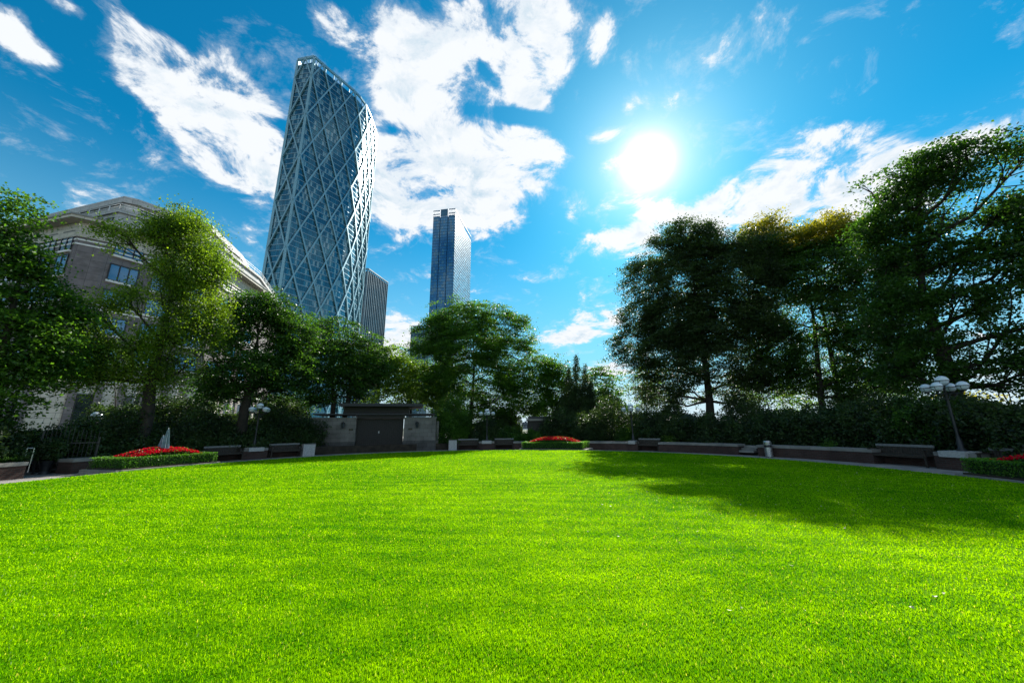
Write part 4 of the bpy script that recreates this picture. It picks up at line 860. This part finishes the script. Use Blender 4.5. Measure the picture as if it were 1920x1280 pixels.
diam = thing('braced_tower', 'tall blue glass tower wrapped in a diagonal steel lattice', 'skyscraper', (-114, 200, 0)); TO = Vector((-114, 200, 0))
TPn = [(-127.96, 171.3), (-117.25, 169.5), (-115.0, 173.6), (-109.3, 182.6), (-103.6, 191.5), (-101.2, 196.5), (-99.9, 202.5), (-99.9, 209), (-100.5, 216), (-101.4, 223.7), (-102.1, 229.8), (-108, 232.5), (-116, 231), (-123.5, 219), (-128.5, 209), (-130.5, 200), (-130.3, 190)]
TH = 220.0
tg = glass_panels('tower blue glass', (.02, .11, .16), (.035, .19, .26), (.01, .05, .07), 1.15, 3.3, .10, .6, (.25, .42, .48))
latt = mat('pale blue painted steel', (.20, .38, .45), .38, .08, .2, metal=.35, spec=.6); floorm = mat('floor edge aluminium', (.20, .33, .40), .4, .08, .3, metal=.4)
o = MB().prism(TPn, 0, 215.6).build('glazing', tg, diam); o.location = -TO
fb = MB(); z = 3.3
while z < 212:
    fb.prism(poly_off(TPn + [TPn[0]], .16)[:-1], z, z + .45, False); z += 3.3
o = fb.build('floor_bands', floorm, diam); o.location = -TO
# lattice: running distance s along the visible perimeter, s = 0 at the sharp corner
PV = [vec2(p) for p in TPn]; segs = []; s = -((PV[1] - PV[0]).length)
for i in range(len(PV)):
    a_, b_ = PV[i], PV[(i + 1) % len(PV)]; segs.append((s, s + (b_ - a_).length, a_, b_)); s += (b_ - a_).length
SMIN, SMAX = segs[0][0], segs[-1][1]; W0 = (PV[1] - PV[0]).length
def on(s_, out=.55):
    for s0, s1, a_, b_ in segs:
        if s_ <= s1 + 1e-6:
            f = (s_ - s0) / (s1 - s0); d = (b_ - a_).normalized(); p = a_.lerp(b_, f); n = Vector((d.y, -d.x)); return p + n * out, n
MW, MH, Z0 = 10.6, 27.8, 205.2
lat = MB(); kmax = int((SMAX - SMIN) / MW) + 10
brk = sorted([x[0] for x in segs] + [SMAX])
def diag(zs, sl, s_lo, s_hi):
    pts = [s_lo] + [q for q in brk if s_lo + .01 < q < s_hi - .01] + [s_hi]
    for a_, b_ in zip(pts[:-1], pts[1:]):
        za, zb = zs + sl * (a_ - s_lo), zs + sl * (b_ - s_lo)
        if max(za, zb) < 0 or min(za, zb) > TH: continue
        f0, f1 = 0.0, 1.0
        if zb != za:
            for lim, hi in ((0, 0), (TH, 1)):
                q = (lim - za) / (zb - za)
                if (za < lim) != (zb < lim) :
                    if (za < lim and lim == 0) or (za > lim and lim == TH): f0 = max(f0, q)
                    else: f1 = min(f1, q)
        if f1 - f0 < .02: continue
        e_ = 1e-3; pa, na = on(a_ + e_); pb, nb = on(b_ - e_); A3 = Vector((pa.x, pa.y, za)); B3 = Vector((pb.x, pb.y, zb)); U, Vv = A3.lerp(B3, f0), A3.lerp(B3, f1)
        lat.bar(U, Vv, .76, .75 if sl > 0 else .72, (na.x, na.y, 0))
slope = MH / MW; sl0 = MH / W0
for k in range(-1, 9):                     # narrow face: crossing pair per bay
    diag(Z0 - k * MH, -sl0, -W0, 0); diag(Z0 - (k + 1) * MH, sl0, -W0, 0)
for k in range(-20, 30):                   # long faces
    diag(Z0 - k * MH, slope, 0, SMAX); diag(Z0 - k * MH, -slope, 0, SMAX)
o = lat.build('lattice', latt, diam); o.location = -TO
cn = MB()
for i in (0, 1, 10): p, n_ = PV[i], None; w_ = 1.3; cn.box((p.x, p.y, TH / 2 - .6), (w_, w_, TH - 1.2), .3 if i else .1)
o = cn.build('corner_columns', latt, diam); o.location = -TO
cr_ = MB(); Q = poly_off(TPn + [TPn[0]], .3)[:-1]
for i in range(len(Q)): cr_.bar((*Q[i], TH - .7), (*Q[(i + 1) % len(Q)], TH - .7), 1.0, 1.5, (0, 0, 1))
nP = int((SMAX - SMIN) / 5.3)
for i in range(nP):
    p, n_ = on(SMIN + (i + .5) * 5.3, -.3); cr_.box((p.x, p.y, 217.2), (.35, .35, 4.4))
o = cr_.build('crown_frame', latt, diam); o.location = -TO

slab = thing('slab_tower', 'slim distant blue glass slab tower with a bright sunlit side', 'skyscraper', (-68, 375, 0)); SO = Vector((-68, 375, 0))
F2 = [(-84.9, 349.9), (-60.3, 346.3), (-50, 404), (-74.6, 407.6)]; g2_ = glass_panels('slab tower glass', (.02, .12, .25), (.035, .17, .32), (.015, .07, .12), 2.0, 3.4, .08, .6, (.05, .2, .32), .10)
a_, b_ = vec2(F2[0]), vec2(F2[1]); d = (b_ - a_); n = Vector((d.y, -d.x)).normalized(); L2 = d.length; d.normalize(); pts = [a_]
for f0, f1 in ((.30, .34), (.66, .70)):
    for f, i_ in ((f0, 0), (f0, 1), (f1, 1), (f1, 0)): pts.append(a_ + d * L2 * f - n * (1.2 * i_))
pts += [b_, vec2(F2[2]), vec2(F2[3])]
o = MB().prism([tuple(p) for p in pts], 0, 226).build('glazing', g2_, slab); o.location = -SO
b = MB(); z = 3.4; ringp = [tuple(p) for p in (b_ , vec2(F2[2]))]
bright = glass_panels('slab tower reflection white glass', (.62, .68, .70), (.8, .82, .82), (.25, .38, .46), 1.6, 3.4, .22, .75, (.25, .3, .34), .12)  # near-white pane colour stands in for bright clouds mirrored on this side
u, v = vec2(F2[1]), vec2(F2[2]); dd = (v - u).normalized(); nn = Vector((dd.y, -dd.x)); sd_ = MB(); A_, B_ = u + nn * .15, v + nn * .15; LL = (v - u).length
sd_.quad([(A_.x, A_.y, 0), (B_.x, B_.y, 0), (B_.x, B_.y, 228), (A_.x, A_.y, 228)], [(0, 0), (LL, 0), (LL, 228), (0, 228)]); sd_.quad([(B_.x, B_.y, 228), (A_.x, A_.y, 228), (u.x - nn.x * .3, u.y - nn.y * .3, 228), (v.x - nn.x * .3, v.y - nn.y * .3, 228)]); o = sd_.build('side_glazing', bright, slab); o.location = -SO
fl2 = MB()
while z < 226:
    fl2.bar((u.x + nn.x * .3, u.y + nn.y * .3, z), (v.x + nn.x * .3, v.y + nn.y * .3, z), .3, .5); fl2.bar((a_.x + n.x * .1, a_.y + n.y * .1, z), (b_.x + n.x * .1, b_.y + n.y * .1, z), .2, .18); z += 3.4
o = fl2.build('floor_bands', mat('dark blue metal', (.03, .10, .16), .4, metal=.4), slab); o.location = -SO
c2 = MB()
for f0, f1, h_ in ((0, .3, 234), (.34, .66, 234.5), (.70, 1, 234.6)):
    for z in ((226.3, 229.2, h_ - .5) if h_ != 234.5 else (227, 228.5, 230, 231.5, 233, 234)):
        p0, p1 = a_ + d * L2 * f0, a_ + d * L2 * f1; c2.bar((p0.x, p0.y, z), (p1.x, p1.y, z), .5, .8 if h_ != 234.5 else 1.5)
    for j in range(6): q = a_ + d * L2 * (f0 + (f1 - f0) * j / 5); c2.box((q.x, q.y, (226 + h_) / 2), (.35, .35, h_ - 226))
for f in range(8):
    q = u.lerp(v, f / 7); c2.box((q.x, q.y, 230), (.4, .4, 6))
c2.bar((u.x, u.y, 233), (v.x, v.y, 233), .6, .8)
o = c2.build('crown_frame', mat('crown metal', (.05, .14, .22), .45, .1, .2, metal=.3), slab); o.location = -SO

def box_tower(name, label, corners, h, m, finm, fins, crown=True):
    o0 = Vector((*corners[0], 0)); t = thing(name, label, 'skyscraper', o0); o = MB().prism(corners, 0, h).build('glazing', m, t); o.location = -o0; f = MB()
    for ci, n_, w_, dp in fins:
        a_, b_ = vec2(corners[ci]), vec2(corners[ci + 1]); d = (b_ - a_).normalized(); n = Vector((d.y, -d.x))
        for k in range(n_ + 1): q = a_.lerp(b_, k / n_) + n * dp / 2; f.box((q.x, q.y, h / 2 + .4), (w_, dp, h + .8), math.atan2(d.y, d.x))
        f.bar((*(a_ + n * .3), h + 1.2), (*(b_ + n * .3), h + 1.2), 1.0, .8)
    o = f.build('fins', finm, t); o.location = -o0; return t
q0, q1 = atd(690, 505, 258), atd(727, 530, 280)
cA = (q0.x, q0.y); cB = (q1.x, q1.y); left = atd(672, 500, 268)
box_tower('finned_tower', 'dark glass block with pale vertical fins right of the lattice tower', [(left.x, left.y), cA, cB, (cB[0] - 30, cB[1] + 22)], 111.5,
    glass_panels('dark fin tower glass', (.012, .045, .07), (.03, .08, .11), (.01, .03, .045), 1.5, 3.6, .1, .4, (.06, .12, .15)), mat('pale fin metal', (.22, .30, .34), .4, .05, .2, metal=.3), ((0, 4, .4, .4), (1, 12, .26, .45)))
k0, k1 = atd(772, 606, 300), atd(806, 606, 296); zt = k0.z
box_tower('distant_block', 'low distant dark glass block left of the slab tower', [(k0.x - 3, k0.y + 30), (k0.x, k0.y), (k1.x, k1.y), (k1.x, k1.y + 30)], zt - 4, glass_panels('block glass', (.04, .10, .14), (.08, .16, .2), (.02, .05, .07), 2.4, 3.6, .1, .5), mat('block fins', (.2, .26, .3), .5), ((1, 6, .4, .5),))
# far side: kiosk beyond the middle bed, a pair of small distant blocks, far shore
p = atd(990, 800, 33); t = thing('garden_kiosk', 'dark kiosk with pale fascia half hidden beyond the middle flower bed', 'kiosk', (p.x, p.y, 0), -.02)
MB().box((1.15, 1.2, 1.05), (2.3, 2.2, 2.1)).build('wall', dtim, t); MB().box((1.15, 1.15, 2.2), (2.5, 2.5, .18)).build('fascia', coping, t, bevel=.01); MB().box((1.1, 1.2, 2.4), (2.1, 2.3, .2)).build('roof_block', dmet, t)
for i, (px, d, y0, w, lb) in enumerate(((985, 300, 791, 14, 'small grey distant block beyond the kiosk, the taller'), (996, 330, 796, 9, 'small pale distant block beyond the kiosk, the shorter'))):
    p = atd(px, 800, d); h = atd(px, y0, d).z; t = thing('far_block', lb, 'building', (p.x, p.y, 0), 0, 'small far blocks'); MB().prism([(-3, 0), (w * .45 - 3, 0), (w * .45 - 3, 8), (-3, 8)], 0, h).build('wall', brick('far render %d' % i, (.25, .25, .27), (.3, .3, .32), (.08, .09, .1), 1.8, 3, .5, .8), t); MB().box((w * .1 - 1, 3, h + .4), (1.5, 1.5, .8)).build('roof_plant', dmet, t)
# river and its far bank
tag(MB().prism([(-60, 260), (900, 150), (1400, 520), (200, 900), (-60, 700)], -.5, -.2).build('water', mat('river water', (.05, .09, .11), .12, .2, .03, spec=.6)), kind='structure')
b = MB(); g = random.Random(4); prev = None
for i in range(90):
    az = math.radians(8 + i * .75); d = 520 + 60 * math.sin(i * .2); x, y = d * math.sin(az), d * math.cos(az); h = 9 + 3 * math.sin(i * .37) + g.uniform(-2, 4)
    if prev: b.quad([(prev[0], prev[1], -1), (x, y, -1), (x, y, h), (prev[0], prev[1], prev[2])]); b.quad([(prev[0], prev[1], prev[2]), (x, y, h), (x * 1.15, y * 1.15, h + 2), (prev[0] * 1.15, prev[1] * 1.15, prev[2] + 2)])
    prev = (x, y, h)
tag(b.build('hills', mat('far wooded bank', (.05, .09, .11), .9, .4, .04)), kind='structure')
print('leaves', CNT, 'windows', nw[0])
